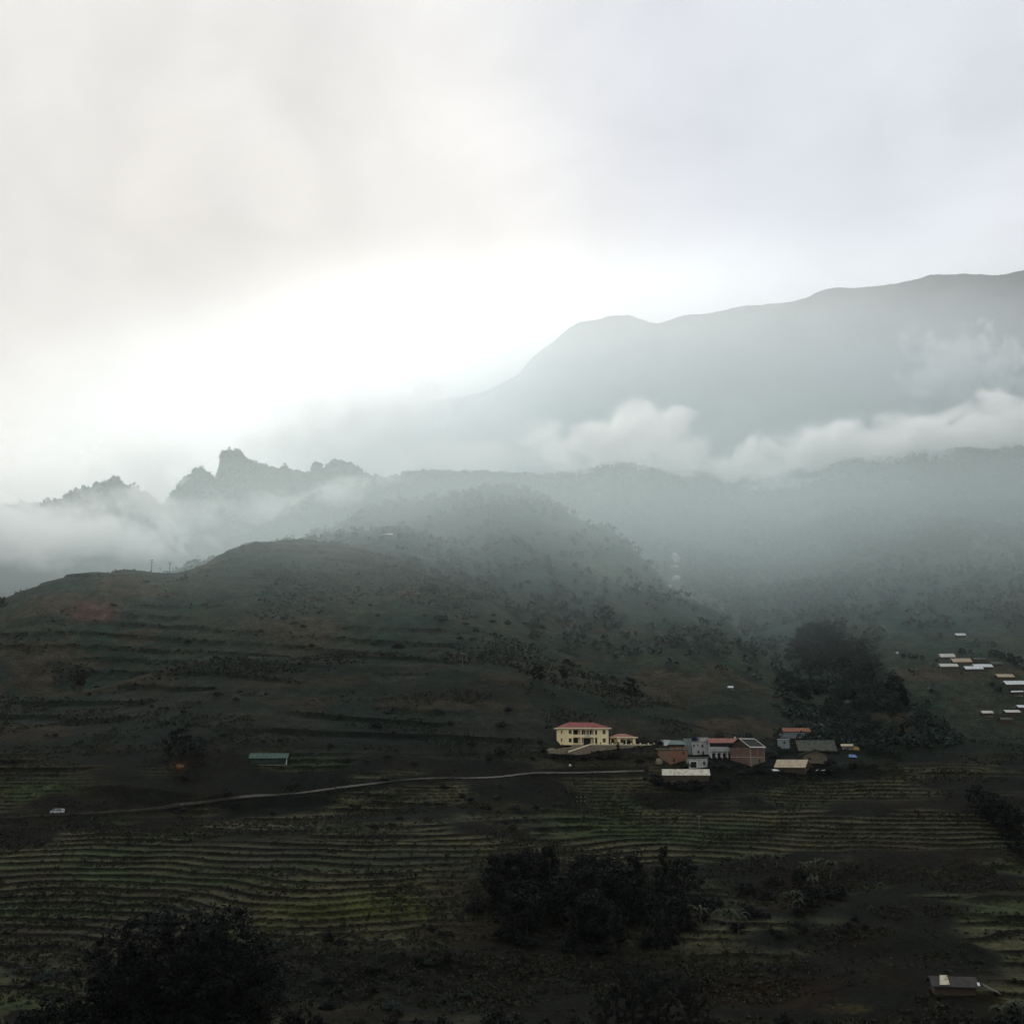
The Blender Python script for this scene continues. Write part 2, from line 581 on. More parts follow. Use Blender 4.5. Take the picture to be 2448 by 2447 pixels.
def gz(X, Y):
    """ground height under (X, Y)"""
    X, Y = np.asarray(X, float), np.asarray(Y, float)
    z = np.zeros_like(X + Y)
    for _ in range(5):
        px = W0 / 2 + F0 * X / (Y * CT + z * ST)
        z = bilerp_z(px, Y)
    return z


def hit(px, py, ymin=215.0, ymax=2600.0):
    """the first spot of ground seen at (px, py)"""
    ys = Y_g[(Y_g >= ymin) & (Y_g <= ymax)]
    z = bilerp_z(np.full_like(ys, px), ys)
    zr = zof(py, ys)
    k = np.nonzero(z >= zr)[0]
    if len(k) == 0:
        return None
    k = k[0]
    Y = ys[k]
    if k > 0:
        a, b = z[k - 1] - zr[k - 1], z[k] - zr[k]
        Y = ys[k - 1] + (ys[k] - ys[k - 1]) * (-a) / max(b - a, 1e-6)
    Z = float(bilerp_z(px, Y))
    return Vector((float(xof(px, Y, Z)), float(Y), Z))

# ------------------------------------------------------------------ far land: rocky hills on the left, the great mountain, valley floor
WOOD = []


def sheet(name, pts, Yc, depth, foot_py, ncolx=420, nr=90, amp=14, seed=1, colr=(0.035, 0.045, 0.038), jag=0.0, back=0.6, x0=None, x1=None, wl=160, mat=None, wood=0):
    cf = curve(pts)
    a, b = x0 if x0 is not None else pts[0][0], x1 if x1 is not None else pts[-1][0]
    pxs = np.linspace(a, b, ncolx)
    t = np.concatenate([np.linspace(0, 1, nr), np.linspace(1.02, 1.6, 16)])
    PXs, T = np.meshgrid(pxs, t)
    Yv = (Yc - depth) + depth * T
    crest = cf(PXs)
    zc = zof(crest, Yc)
    zf = zof(foot_py, Yc - depth)
    g = np.where(T < 0.8, T, 0.8 + 0.2 * (((T - 0.8) / 0.2) - 0.5 * ((T - 0.8) / 0.2) ** 2)) / 0.9
    z = zf + (zc - zf) * g
    z = np.where(T > 1, zc - (T - 1) * depth * back, z)
    X = xof(PXs, Yv, z)
    # ribs and gullies that run down the slope
    rib = 1 - np.abs(fbm(X / wl, Yv / (wl * 3), seed, 4)) * 2
    edge = np.clip((1 - np.abs(T - 0.5) * 2) * 1.6, 0, 1)
    z = z + amp * rib * edge + amp * 0.5 * fbm(X / (wl * 0.3), Yv / (wl * 0.3), seed + 3, 4) * (0.15 + edge)
    if jag:
        z = z + jag * np.maximum(fbm(X / 16, Yv / 40, seed + 9, 3), -0.1) * (T > 0.9)
        z = z + jag * 0.5 * fbm(X / 6, Yv / 20, seed + 10, 3) * (T > 0.8)
    X = xof(PXs, Yv, z)
    if wood:
        wr = np.random.default_rng(seed)
        iy, ix = wr.integers(int(nr * 0.45), nr + 1, wood), wr.integers(0, ncolx, wood)
        WOOD.append((np.stack([X[iy, ix], Yv[iy, ix], z[iy, ix] + 2.0], -1), Yc))
    nn = fbm(X / 90, Yv / 90, seed + 5, 4)
    c = np.zeros(z.shape + (3,)) + np.array(colr)
    c = c * (1 + 0.5 * nn[..., None])
    ii = np.arange(z.size).reshape(z.shape)
    q = np.stack([ii[:-1, :-1], ii[:-1, 1:], ii[1:, 1:], ii[1:, :-1]], axis=-1).reshape(-1, 4)
    o = np_mesh(name, np.stack([X, Yv, z], -1).reshape(-1, 3), q, mat or far_mat, cols=np.clip(c, .005, 1).reshape(-1, 3), smooth=True)
    tag(o, kind='structure')
    return o


far_mat = terrain_mat('far_slope', 0.06, 0.012, 0.7, 1.3)
# left: wooded knoll, crag with a hooked top, and a low tor
sheet('rocky_hill', [(-900, 1290), (-200, 1250), (0, 1232), (60, 1225), (140, 1215), (185, 1192), (200, 1184), (215, 1188), (236, 1174), (250, 1175), (266, 1165), (284, 1170), (296, 1182), (312, 1186),
                     (345, 1196), (380, 1222), (420, 1258), (500, 1300), (700, 1350), (900, 1400)], 1750, 620, 1460, seed=15, amp=12, jag=16, wood=2600)
sheet('rocky_hill', [(250, 1330), (380, 1240), (420, 1180), (450, 1150), (465, 1136), (500, 1146), (522, 1136), (527, 1104), (538, 1097),
                     (556, 1095), (575, 1100), (600, 1118), (640, 1130), (700, 1138), (742, 1142), (748, 1130), (775, 1134), (790, 1124),
                     (815, 1122), (840, 1130), (862, 1144), (900, 1160), (1000, 1200), (1200, 1260)], 2050, 700, 1460, seed=25, amp=14, jag=12, wood=2200)
sheet('rocky_hill', [(200, 1400), (400, 1262), (450, 1215), (480, 1175), (520, 1158), (600, 1150), (640, 1165), (700, 1190), (800, 1225), (1000, 1300)],
      1850, 560, 1480, seed=35, amp=14, jag=12, wood=2200)
# the great mountain
sheet('mountain', [(300, 1420), (600, 1240), (800, 1120), (900, 1060), (1000, 1010), (1080, 978), (1150, 958), (1200, 938), (1235, 920), (1270, 882),
                   (1320, 845), (1352, 816), (1385, 798), (1430, 790), (1470, 780), (1500, 779), (1530, 788), (1570, 797), (1610, 785),
                   (1680, 772), (1760, 758), (1850, 746), (1930, 732), (1975, 714), (2060, 708), (2140, 700), (2190, 691), (2250, 685),
                   (2330, 683), (2400, 680), (2440, 672), (2500, 645), (2600, 610), (3000, 560), (3500, 650)],
      3600, 1500, 1480, ncolx=900, nr=200, seed=45, amp=42, jag=5, wl=420, wood=0)
fl = np.array([(-5000, -900, -75), (5000, -900, -75), (5000, 5200, -75), (-5000, 5200, -75)], float)
vf = np_mesh('valley_floor', fl, np.array([[0, 1, 2, 3]]), rough_mat('valley_ground', (0.04, 0.045, 0.03), scale=0.02))
tag(vf, kind='structure')

# ------------------------------------------------------------------ the air
def box_mesh(name, lo, hi, mat):
    x0, y0, z0 = lo
    x1, y1, z1 = hi
    v = np.array([(x0, y0, z0), (x1, y0, z0), (x1, y1, z0), (x0, y1, z0), (x0, y0, z1), (x1, y0, z1), (x1, y1, z1), (x0, y1, z1)], float)
    f = np.array([(0, 3, 2, 1), (4, 5, 6, 7), (0, 1, 5, 4), (1, 2, 6, 5), (2, 3, 7, 6), (3, 0, 4, 7)])
    return np_mesh(name, v, f, mat)


HAZE_D = 0.000018
hz = bpy.data.materials.new('haze_air')
hz.use_nodes = True
t = hz.node_tree
t.nodes.clear()
pv = N(t, 'ShaderNodeVolumePrincipled')
pv.inputs['Color'].default_value = (0.90, 0.97, 1.0, 1)
pv.inputs['Density'].default_value = HAZE_D
pv.inputs['Anisotropy'].default_value = 0.62
ho = N(t, 'ShaderNodeOutputMaterial')
t.links.new(pv.outputs[0], ho.inputs['Volume'])
haze = box_mesh('haze', (-5050, -950, -76), (5050, 5250, 1750), hz)
tag(haze, 'thin blue grey air between the camera and the mountains', kind='stuff')


def mist_bank(name, px, py, Y, rpx, rpy, ry, dens, label, seed=0.0, scale=None, thr=(0.42, 0.66), squash=1.0, aniso=0.6, tilt=0.0, smooth=False, tint=(1, 1, 1, 1)):
    """a closed ellipsoid of broken cloud; its centre and radii in metres come from where it hangs over the land"""
    z = float(zof(py, Y))
    x = float(xof(px, Y, z))
    s = (Y * CT + z * ST) / F0
    rx, rz = rpx * s, rpy * s
    m = bpy.data.materials.new('mist_vapour')
    m.use_nodes = True
    t = m.node_tree
    t.nodes.clear()
    v = N(t, 'ShaderNodeVolumePrincipled')
    v.inputs['Color'].default_value = tint
    v.inputs['Anisotropy'].default_value = aniso
    tcn = N(t, 'ShaderNodeTexCoord')
    ob = tcn.outputs['Object']                     # unit sphere coordinates
    geo = N(t, 'ShaderNodeNewGeometry')
    P = vmath(t, 'ADD', geo.outputs['Position'], (seed * 900.0, seed * 300.0, seed * 500.0))
    P = vmath(t, 'MULTIPLY', P, (1.0, 0.7, 1.15 * squash))
    nz = noise(t, P, 1.0 / (scale or 60.0), 7.0, 0.60, 0.6)
    r = vmath(t, 'LENGTH', ob)
    # envelope and noise together: ragged, soft border
    e = math_node(t, 'SUBTRACT', 1.0, math_node(t, 'POWER', r, 2.0))
    e = math_node(t, 'MAXIMUM', e, 0.0)
    nzb = noise(t, P, 0.34 / (scale or 52.0), 2.0, 0.5, 0.0)
    val = math_node(t, 'MULTIPLY_ADD', math_node(t, 'SUBTRACT', nz, 0.5), 3.4, math_node(t, 'MULTIPLY', e, 0.85))
    val = math_node(t, 'MULTIPLY_ADD', math_node(t, 'SUBTRACT', nzb, 0.5), 1.8, val)
    lo = 0.30 + (thr[0] - 0.36) * 2.0
    d = maprange(t, val, lo, lo + 0.60)
    d = math_node(t, 'MULTIPLY', d, maprange(t, e, 0.0, 0.12))
    if smooth:                                     # an even veil that only thickens towards its middle
        d = math_node(t, 'MULTIPLY', math_node(t, 'MULTIPLY', e, e), math_node(t, 'MULTIPLY_ADD', nz, 1.4, 0.3))
    d = math_node(t, 'MULTIPLY', d, dens)
    t.links.new(d, v.inputs['Density'])
    oo = N(t, 'ShaderNodeOutputMaterial')
    t.links.new(v.outputs[0], oo.inputs['Volume'])
    # unit sphere
    vs, fs = [], []
    nu, nv = 24, 12
    for i in range(nv + 1):
        for j in range(nu):
            a, b = math.pi * i / nv, 2 * math.pi * j / nu
            vs.append((math.sin(a) * math.cos(b), math.sin(a) * math.sin(b), math.cos(a)))
    for i in range(nv):
        for j in range(nu):
            fs.append((i * nu + j, (i + 1) * nu + j, (i + 1) * nu + (j + 1) % nu, i * nu + (j + 1) % nu))
    o = np_mesh(name, np.array(vs), np.array(fs), m)
    o.location = (x, Y, z)
    o.scale = (rx, ry, rz)
    o.rotation_euler = (0, tilt, 0)
    tag(o, label, kind='stuff')
    m.cycles.volume_step_rate = 1.0 if smooth else 0.5
    return o


MIST = [
    # px, py, Y, rpx, rpy, ry, dens, thr
    (2330, 1060, 1490, 600, 130, 120, 0.050, (0.36, 0.50), 1.0, -0.10, 'white cloud bank lying along the top of the wooded right ridge'),
    (1900, 1095, 1500, 330, 90, 100, 0.060, (0.40, 0.54), 10.0, -0.05, 'ragged white cloud between the middle puffs and the right bank'),
    (1480, 1070, 1430, 260, 125, 95, 0.040, (0.38, 0.52), 2.0, 0.0, 'white cloud puff rising over the middle ridge below the mountain'),
    (1850, 1185, 1420, 330, 50, 70, 0.014, (0.42, 0.58), 3.0, -0.12, 'thin mist trailing down over the crest of the right slope'),
    (2300, 880, 2500, 240, 130, 150, 0.020, (0.46, 0.60), 4.0, 0.0, 'faint wisps climbing the mountainside on the right'),
    (930, 1080, 2500, 460, 150, 420, 0.0060, (0.30, 0.60), 5.0, 0.0, 'pale veil hiding the foot of the mountain'),
    (120, 1290, 1300, 440, 120, 170, 0.022, (0.36, 0.54), 6.0, 0.10, 'thick mist filling the valley behind the left hill crest'),
    (200, 1170, 2150, 620, 140, 260, 0.006, (0.34, 0.56), 7.0, 0.0, 'cloud drifting behind and over the rocky hilltops on the left'),
    (820, 1230, 1480, 380, 75, 150, 0.014, (0.38, 0.58), 8.0, -0.12, 'thin mist streaming between the crag and the middle hill'),
    (545, 1165, 1950, 150, 45, 70, 0.030, (0.40, 0.54), 9.0, 0.0, 'small scrap of mist crossing below the hooked crag'),
    (1680, 1120, 1440, 240, 45, 60, 0.030, (0.44, 0.60), 14.0, 0.05, 'torn shreds of mist lying on the wooded ridge below the white puffs'),
    (1120, 1100, 1700, 260, 60, 120, 0.012, (0.42, 0.62), 16.0, -0.1, 'loose white wisps trailing left from the puffs towards the crags'),
    (330, 1225, 1520, 400, 70, 130, 0.012, (0.38, 0.58), 15.0, 0.0, 'drifting mist veiling the lower half of the crags on the left'),
    (1330, 1215, 1500, 120, 40, 60, 0.012, (0.40, 0.56), 13.0, 0.0, 'small wisp beside the top of the middle hill'),
]
USE_MIST = True
mist_bank('mist_veil', 1700, 1430, 1240, 2800, 420, 900, 0.0031, aniso=0.68, tint=(0.86, 0.98, 0.99, 1), label='thin mist hanging in the air over the wooded middle slopes', seed=11.0, smooth=True, scale=420)
mist_bank('mist_veil', 1850, 1080, 2700, 2200, 510, 850, 0.00350, aniso=0.7, tint=(0.90, 0.965, 1, 1), label='pale mist filling the air in front of the great mountain', seed=12.0, smooth=True, scale=420)
if USE_MIST:
    for px, py, Y, rpx, rpy, ry, dens, thr, seed, tilt, lab in MIST:
        mist_bank('mist_bank', px, py, Y, rpx, rpy, ry, dens, lab, seed=seed, thr=thr, tilt=tilt, aniso=0.62)

# ------------------------------------------------------------------ building kit
class MB:
    def __init__(s):
        s.v, s.f = [], []

    def box(s, x0, x1, y0, y1, z0, z1):
        n = len(s.v)
        s.v += [(x0, y0, z0), (x1, y0, z0), (x1, y1, z0), (x0, y1, z0), (x0, y0, z1), (x1, y0, z1), (x1, y1, z1), (x0, y1, z1)]
        s.f += [tuple(n + i for i in q) for q in ((0, 3, 2, 1), (4, 5, 6, 7), (0, 1, 5, 4), (1, 2, 6, 5), (2, 3, 7, 6), (3, 0, 4, 7))]
        return s

    def slab(s, pts, th):
        """a plate over a polygon of 3d points, thickened downwards"""
        n, k = len(s.v), len(pts)
        s.v += [tuple(p) for p in pts] + [(p[0], p[1], p[2] - th) for p in pts]
        s.f.append(tuple(n + i for i in range(k)))
        s.f.append(tuple(n + k + i for i in reversed(range(k))))
        for i in range(k):
            j = (i + 1) % k
            s.f.append((n + i, n + k + i, n + k + j, n + j))
        return s

    def prism(s, poly, axis, a, b):
        """poly in the other two axes, pushed from a to b along axis ('x' or 'y')"""
        n, k = len(s.v), len(poly)
        for t in (a, b):
            for (u, w) in poly:
                s.v.append((t, u, w) if axis == 'x' else (u, t, w))
        s.f.append(tuple(n + i for i in range(k)))
        s.f.append(tuple(n + k + i for i in reversed(range(k))))
        for i in range(k):
            j = (i + 1) % k
            s.f.append((n + i, n + k + i, n + k + j, n + j))
        return s

    def tube(s, p, q, r0, r1, seg=7):
        p, q = Vector(p), Vector(q)
        d = (q - p).normalized()
        a = d.orthogonal().normalized()
        b = d.cross(a)
        n = len(s.v)
        for (c, r) in ((p, r0), (q, r1)):
            for i in range(seg):
                t = 2 * math.pi * i / seg
                s.v.append(tuple(c + (a * math.cos(t) + b * math.sin(t)) * r))
        for i in range(seg):
            j = (i + 1) % seg
            s.f.append((n + i, n + j, n + seg + j, n + seg + i))
        s.f.append(tuple(n + i for i in reversed(range(seg))))
        s.f.append(tuple(n + seg + i for i in range(seg)))
        return s

    def build(s, name, mat, parent=None, label=None):
        me = bpy.data.meshes.new(name)
        me.from_pydata(s.v, [], s.f)
        me.materials.append(mat)
        me.update()
        o = bpy.data.objects.new(name, me)
        link(o, parent)
        if label:
            o['label'] = label
        return o


def scale_at(Y, Z):
    return (Y * CT + Z * ST) / F0


def stand(px, py, Y=None, dy=0.0):
    """where something with its foot at (px, py) stands; sits on the ground there"""
    h = hit(px, py)
    if Y is None and h is not None:
        Y = h.y + dy
    Z = float(zof(py, Y))
    g = float(gz(xof(px, Y, Z), Y))
    if h is not None and abs(g - Z) < 1.2:
        Z = min(Z, g + 0.4)
    return Vector((float(xof(px, Y, Z)), float(Y), Z))


def rib_mat(name, col, col2, per_m=3.0, axis=0):
    """corrugated sheet: real colour of the paint with rust blotches, ribs as bump"""
    if name in MATS:
        return MATS[name]
    m = bpy.data.materials.new(name)
    m.use_nodes = True
    t = m.node_tree
    b = t.nodes['Principled BSDF']
    tcn = N(t, 'ShaderNodeTexCoord')
    O = tcn.outputs['Object']
    n = noise(t, O, 0.7, 5, 0.65)
    t.links.new(mixc(t, maprange(t, n, 0.42, 0.66), col, col2), b.inputs['Base Color'])
    sx = N(t, 'ShaderNodeSeparateXYZ')
    t.links.new(O, sx.inputs[0])
    w = math_node(t, 'SINE', math_node(t, 'MULTIPLY', sx.outputs[axis], per_m * 6.283))
    bn = N(t, 'ShaderNodeBump')
    bn.inputs['Strength'].default_value = 0.5
    bn.inputs['Distance'].default_value = 0.05
    t.links.new(w, bn.inputs['Height'])
    t.links.new(bn.outputs[0], b.inputs['Normal'])
    b.inputs['Roughness'].default_value = 0.8
    b.inputs['Specular IOR Level'].default_value = 0.12
    MATS[name] = m
    return m


def brick_mat(name, c1, c2, mortar):
    if name in MATS:
        return MATS[name]
    m = bpy.data.materials.new(name)
    m.use_nodes = True
    t = m.node_tree
    b = t.nodes['Principled BSDF']
    tcn = N(t, 'ShaderNodeTexCoord')
    br = N(t, 'ShaderNodeTexBrick')
    rot = N(t, 'ShaderNodeMapping')
    rot.inputs['Rotation'].default_value = (math.radians(90), 0, 0)
    t.links.new(tcn.outputs['Object'], rot.inputs[0])
    t.links.new(rot.outputs[0], br.inputs['Vector'])
    br.inputs['Color1'].default_value = (*c1, 1)
    br.inputs['Color2'].default_value = (*c2, 1)
    br.inputs['Mortar'].default_value = (*mortar, 1)
    br.inputs['Scale'].default_value = 1.0
    br.inputs['Brick Width'].default_value = 0.5
    br.inputs['Row Height'].default_value = 0.2
    br.inputs['Mortar Size'].default_value = 0.02
    n = noise(t, tcn.outputs['Object'], 0.8, 5, 0.6)
    t.links.new(mixc(t, maprange(t, n, 0.35, 0.7, 0.0, 0.6), br.outputs['Color'], tuple(x * 0.45 for x in c1)), b.inputs['Base Color'])
    b.inputs['Roughness'].default_value = 0.95
    MATS[name] = m
    return m


M_yel = rough_mat('yellow_lime_plaster', (0.92, 0.78, 0.46), var=0.10, scale=0.5)
M_yel2 = rough_mat('pale_yellow_trim', (0.92, 0.82, 0.56), var=0.12, scale=0.5)
M_redroof = rib_mat('red_sheet_roof', (0.24, 0.065, 0.058), (0.14, 0.045, 0.04))
M_pinkroof = rib_mat('faded_red_roof', (0.27, 0.115, 0.09), (0.17, 0.08, 0.06))
M_orroof = rib_mat('orange_tile_roof', (0.23, 0.085, 0.05), (0.13, 0.055, 0.04), per_m=4)
M_dark = rough_mat('dark_room', (0.018, 0.018, 0.02), var=0.3)
M_brownwood = rough_mat('brown_shutter_wood', (0.13, 0.065, 0.03), scale=3)
M_glass = rough_mat('dark_window_glass', (0.02, 0.024, 0.03), rough=0.15, spec=0.5)
M_white = rough_mat('whitewash', (0.62, 0.63, 0.60), var=0.3, scale=1.2)
M_whitetin = rib_mat('white_tin', (0.62, 0.66, 0.68), (0.44, 0.46, 0.45))
M_fibre = rib_mat('fibre_cement_roof', (0.56, 0.54, 0.50), (0.38, 0.36, 0.33))
M_tanroof = rib_mat('tan_fibre_roof', (0.42, 0.35, 0.25), (0.30, 0.24, 0.17))
M_tealroof = rib_mat('teal_tin_roof', (0.11, 0.17, 0.16), (0.08, 0.11, 0.10))
M_greenroof = rib_mat('green_tin_roof', (0.055, 0.10, 0.082), (0.035, 0.06, 0.05))
M_greywall = rough_mat('bare_grey_render', (0.42, 0.44, 0.42), var=0.35, scale=0.9)
M_greywall2 = rough_mat('pale_blue_grey_render', (0.22, 0.265, 0.27), var=0.35, scale=0.9)
M_concrete = rough_mat('stained_concrete', (0.22, 0.215, 0.19), var=0.45, scale=1.1)
M_greyroof = rib_mat('old_grey_roof', (0.085, 0.09, 0.075), (0.05, 0.055, 0.048))
M_thatch = rough_mat('dark_thatch', (0.05, 0.045, 0.035), var=0.5, scale=2.5, bump=0.6)
M_tanwall = rough_mat('mud_plaster', (0.17, 0.145, 0.105), var=0.4, scale=1.2)
M_timber = rough_mat('weathered_timber', (0.075, 0.055, 0.038), var=0.5, scale=3)
M_greenwall = rough_mat('green_boards', (0.02, 0.04, 0.026), var=0.4, scale=2)
M_orange = brick_mat('orange_brick', (0.27, 0.12, 0.065), (0.20, 0.09, 0.05), (0.18, 0.14, 0.10))
M_brown = brick_mat('brown_brick', (0.16, 0.075, 0.05), (0.12, 0.06, 0.042), (0.14, 0.11, 0.09))
M_tanbrick = brick_mat('tan_brick', (0.17, 0.135, 0.10), (0.14, 0.105, 0.08), (0.16, 0.14, 0.11))
M_blue = rough_mat('blue_tarpaulin', (0.02, 0.10, 0.30), rough=0.5, scale=2)
M_navy = rough_mat('dark_blue_tank', (0.012, 0.018, 0.05), rough=0.5)
M_stone = rough_mat('rubble_stone', (0.26, 0.225, 0.16), var=0.5, scale=1.5, bump=0.6)
M_rock = rough_mat('pale_rock', (0.62, 0.62, 0.60), var=0.45, scale=0.35, bump=0.7)
M_metal = rough_mat('pole_concrete', (0.16, 0.16, 0.16), var=0.2)
M_steel = rough_mat('grey_steel', (0.12, 0.13, 0.14), rough=0.5, var=0.2)


def window(root, x0, z0, w, h, y=0.0, frame=M_white, pane=M_glass, fr=0.10, label=None, side=None):
    """a framed window set on the wall plane y (front) or on a side wall"""
    f = MB()
    p = MB()
    if side is None:
        f.box(x0, x0 + fr, y - 0.06, y - 0.003, z0, z0 + h).box(x0 + w - fr, x0 + w, y - 0.06, y - 0.003, z0, z0 + h)
        f.box(x0 + fr, x0 + w - fr, y - 0.06, y - 0.003, z0, z0 + fr).box(x0 + fr, x0 + w - fr, y - 0.06, y - 0.003, z0 + h - fr, z0 + h)
        f.box(x0 + w / 2 - 0.03, x0 + w / 2 + 0.03, y - 0.05, y - 0.003, z0 + fr, z0 + h - fr)
        p.box(x0 + fr, x0 + w - fr, y - 0.02, y - 0.004, z0 + fr, z0 + h - fr)
    fo = f.build('window', frame, root, label)
    p.build('pane', pane, fo)
    return fo


def roof_mesh(L, D, H, kind, rh, ov, th=0.14, inset=None):
    r = MB()
    if kind == 'gable_x':                  # ridge along the front
        r.slab([(-ov, -ov, H), (L + ov, -ov, H), (L + ov, D / 2, H + rh), (-ov, D / 2, H + rh)], th)
        r.slab([(-ov, D / 2 + .004, H + rh), (L + ov, D / 2 + .004, H + rh), (L + ov, D + ov, H), (-ov, D + ov, H)], th)
    elif kind == 'gable_y':                # gable towards the viewer
        r.slab([(-ov, -ov, H), (L / 2, -ov, H + rh), (L / 2, D + ov, H + rh), (-ov, D + ov, H)], th)
        r.slab([(L / 2 + .004, -ov, H + rh), (L + ov, -ov, H), (L + ov, D + ov, H), (L / 2 + .004, D + ov, H + rh)], th)
    elif kind == 'shed':                   # one slope down to the front
        r.slab([(-ov, -ov, H), (L + ov, -ov, H), (L + ov, D + ov, H + rh), (-ov, D + ov, H + rh)], th)
    elif kind == 'flat':
        r.box(-ov, L + ov, -ov, D + ov, H, H + rh)
    elif kind == 'hip':
        i0, i1 = inset or (D / 2, D / 2)
        a, b, c, d = (-ov, -ov, H), (L + ov, -ov, H), (L + ov, D + ov, H), (-ov, D + ov, H)
        e, f = (i0, D / 2, H + rh), (L - i1, D / 2, H + rh)
        n = len(r.v)
        r.v += [a, b, c, d, e, f]
        r.f += [(n, n + 1, n + 5, n + 4), (n + 1, n + 2, n + 5), (n + 2, n + 3, n + 4, n + 5), (n + 3, n, n + 4), (n + 3, n + 2, n + 1, n)]
    return r


def house(name, label, cat, px, py, L, D, H, roof='gable_x', rh=1.2, ov=0.4, rz=0.0, wall=M_tanwall, rmat=M_fibre, wins=(), doors=(),
          group=None, Y=None, right=False, rlabel=None, found=3.0, wframe=M_timber, dy=0.0, gable=True, lift=0.0):
    """px, py: picture place of the front left corner's foot (front right if right=True)"""
    p = stand(px, py, Y, dy)
    a = math.radians(rz)
    if right:
        p = p - Vector((math.cos(a), math.sin(a), 0)) * L
    root = empty(name, p, a)
    tag(root, label, cat, group)
    w = MB()
    w.box(0, L, 0, D, 0, H - 0.16)
    if gable and roof == 'gable_x':
        for x in (0.002, L - 0.202):
            w.prism([(0, H - 0.16), (D, H - 0.16), (D / 2, H + rh - 0.18)], 'x', x, x + 0.2)
    if gable and roof == 'gable_y':
        for y in (0.002, D - 0.202):
            w.prism([(0, H - 0.16), (L, H - 0.16), (L / 2, H + rh - 0.18)], 'y', y, y + 0.2)
    w.build('wall', wall, root)
    if found:
        MB().box(-0.05, L + 0.05, -0.05, D + 0.05, -found, -0.004).build('foundation', M_concrete, root)
    roof_mesh(L, D, H, roof, rh, ov).build('roof', rmat, root, rlabel)
    for (x0, z0, ww, hh) in wins:
        window(root, x0, z0, ww, hh, frame=wframe)
    for (x0, ww, hh) in doors:
        MB().box(x0, x0 + ww, -0.05, -0.003, 0.02, hh).build('door', M_dark, root)
    return root


# ------------------------------------------------------------------ the yellow school
p = stand(1400, 1795)
YS = p.y
zf = float(zof(1780, YS))
rzs = math.radians(21)
x_c = float(xof(1354, YS, zf))
school = empty('school_building', (x_c, YS, zf), rzs)
tag(school, 'large yellow two storey school with red hipped roof standing above the road', 'building')
w = MB()
LS, DS, HS = 20.4, 10.6, 7.0
w.box(0, 3.3, 0, DS, 0, HS)                               # closed end bays
w.box(16.6, LS, 0, DS, 0, HS)
w.box(3.304, 16.596, 2.2, DS, 0, HS)                      # back wall of the verandas
w.box(3.304, 16.596, 0.01, 2.196, 3.25, 3.5)                # upper floor slab
w.box(3.304, 16.596, 0.01, 0.2, 3.504, 4.45)                # balcony parapet
w.box(14.9, 16.596, 0.01, 0.3, 4.454, HS)
w.box(14.9, 16.596, 0.01, 0.3, 0, 3.24)
w.box(3.304, 16.596, 0.02, 0.3, 6.55, HS - 0.003)
w.build('wall', M_yel, school)
for x in (6.75, 13.2):
    MB().box(x, x + 0.55, -0.12, 0.34, 0, HS - 0.004).build('column', M_yel2, school)
for x in (9.3, 10.9):
    MB().box(x, x + 0.28, -0.002, 0.26, 4.46, 6.54).build('column', M_yel2, school)
MB().box(-0.95, LS + 0.95, -0.95, DS + 0.95, HS + 0.001, HS + 0.42).build('cornice', M_yel2, school)
r = roof_mesh(LS, DS, HS + 0.424, 'hip', 2.45, 0.75, inset=(3.6, 4.6))
r.build('roof', M_redroof, school)
MB().box(8.9, 11.6, -0.1, -0.003, 3.62, 4.35).build('sign', M_white, school, 'blank looking white name board on the balcony')
for (x, z) in ((1.15, 4.75), (1.15, 1.15), (17.55, 4.75), (17.55, 1.15)):
    window(school, x, z, 1.4, 1.75, frame=M_brownwood)
    MB().box(x - 0.15, x + 1.55, -0.22, -0.004, z + 1.78, z + 1.92).build('window_canopy', M_yel2, school)
for (x, z, ww, hh) in ((3.6, 4.5, 2.9, 2.0), (7.4, 4.5, 1.8, 2.0), (9.6, 3.6, 1.2, 2.9), (11.2, 4.5, 1.9, 2.0), (13.9, 4.5, 2.4, 2.0),
                       (3.6, 0.9, 2.9, 2.2), (13.9, 0.9, 2.4, 2.2), (7.5, 0.9, 1.2, 2.2)):
    window(school, x, z, ww, hh, y=2.2, frame=M_brownwood, pane=M_dark, fr=0.16)  # wide dark panes stand in for the shaded veranda openings
MB().box(9.2, 12.6, 2.12, 2.196, 0.02, 2.9).build('door', M_dark, school)
for z in (1.5, 4.9):
    MB().box(-0.05, -0.004, 4.3, 5.6, z, z + 1.4).build('side_window', M_brownwood, school)

# terrace the school stands on, its stair and boundary wall
tr = empty('school_terrace', (x_c, YS, zf), rzs)
tag(tr, 'pale stone retaining wall and yard below the yellow school', 'retaining wall')
w = MB()
w.box(1.5, 38.0, -4.5, 16, -0.25, -0.004)
w.build('yard', M_concrete, tr)
w = MB()
w.prism([(1.5, -0.26), (38.0, -0.26), (38.0, -3.2), (-6.0, -3.9)], 'y', -4.6, -3.9)
w.build('retaining_wall', M_stone, tr)
w = MB()
w.prism([(-9.5, -2.2), (-3, -1.2), (1.5, -0.8), (1.5, -3.9), (-10, -3.6)], 'y', -3.7, -3.2)
w.build('rubble_bank', M_stone, tr)
w = MB()
n = 14
for i in range(n):
    t0, t1 = i / n, (i + 1) / n
    w.box(8.5 - 10.5 * t1, 8.5 - 10.5 * t0 - 0.004, -6.4, -4.62, -4.2, -0.1 - 3.1 * t0)
w.build('stairs', M_stone, tr)
w = MB()
w.prism([(8.6, 0.55), (8.6, 0.0), (-2.0, -3.2), (-2.0, -2.6)], 'y', -6.62, -6.42)
w.build('stair_parapet', M_yel2, tr)
w = MB()
w.box(8.7, 40.5, -4.62, -4.4, 0.0, 0.32)
w.build('low_wall', M_yel2, tr)
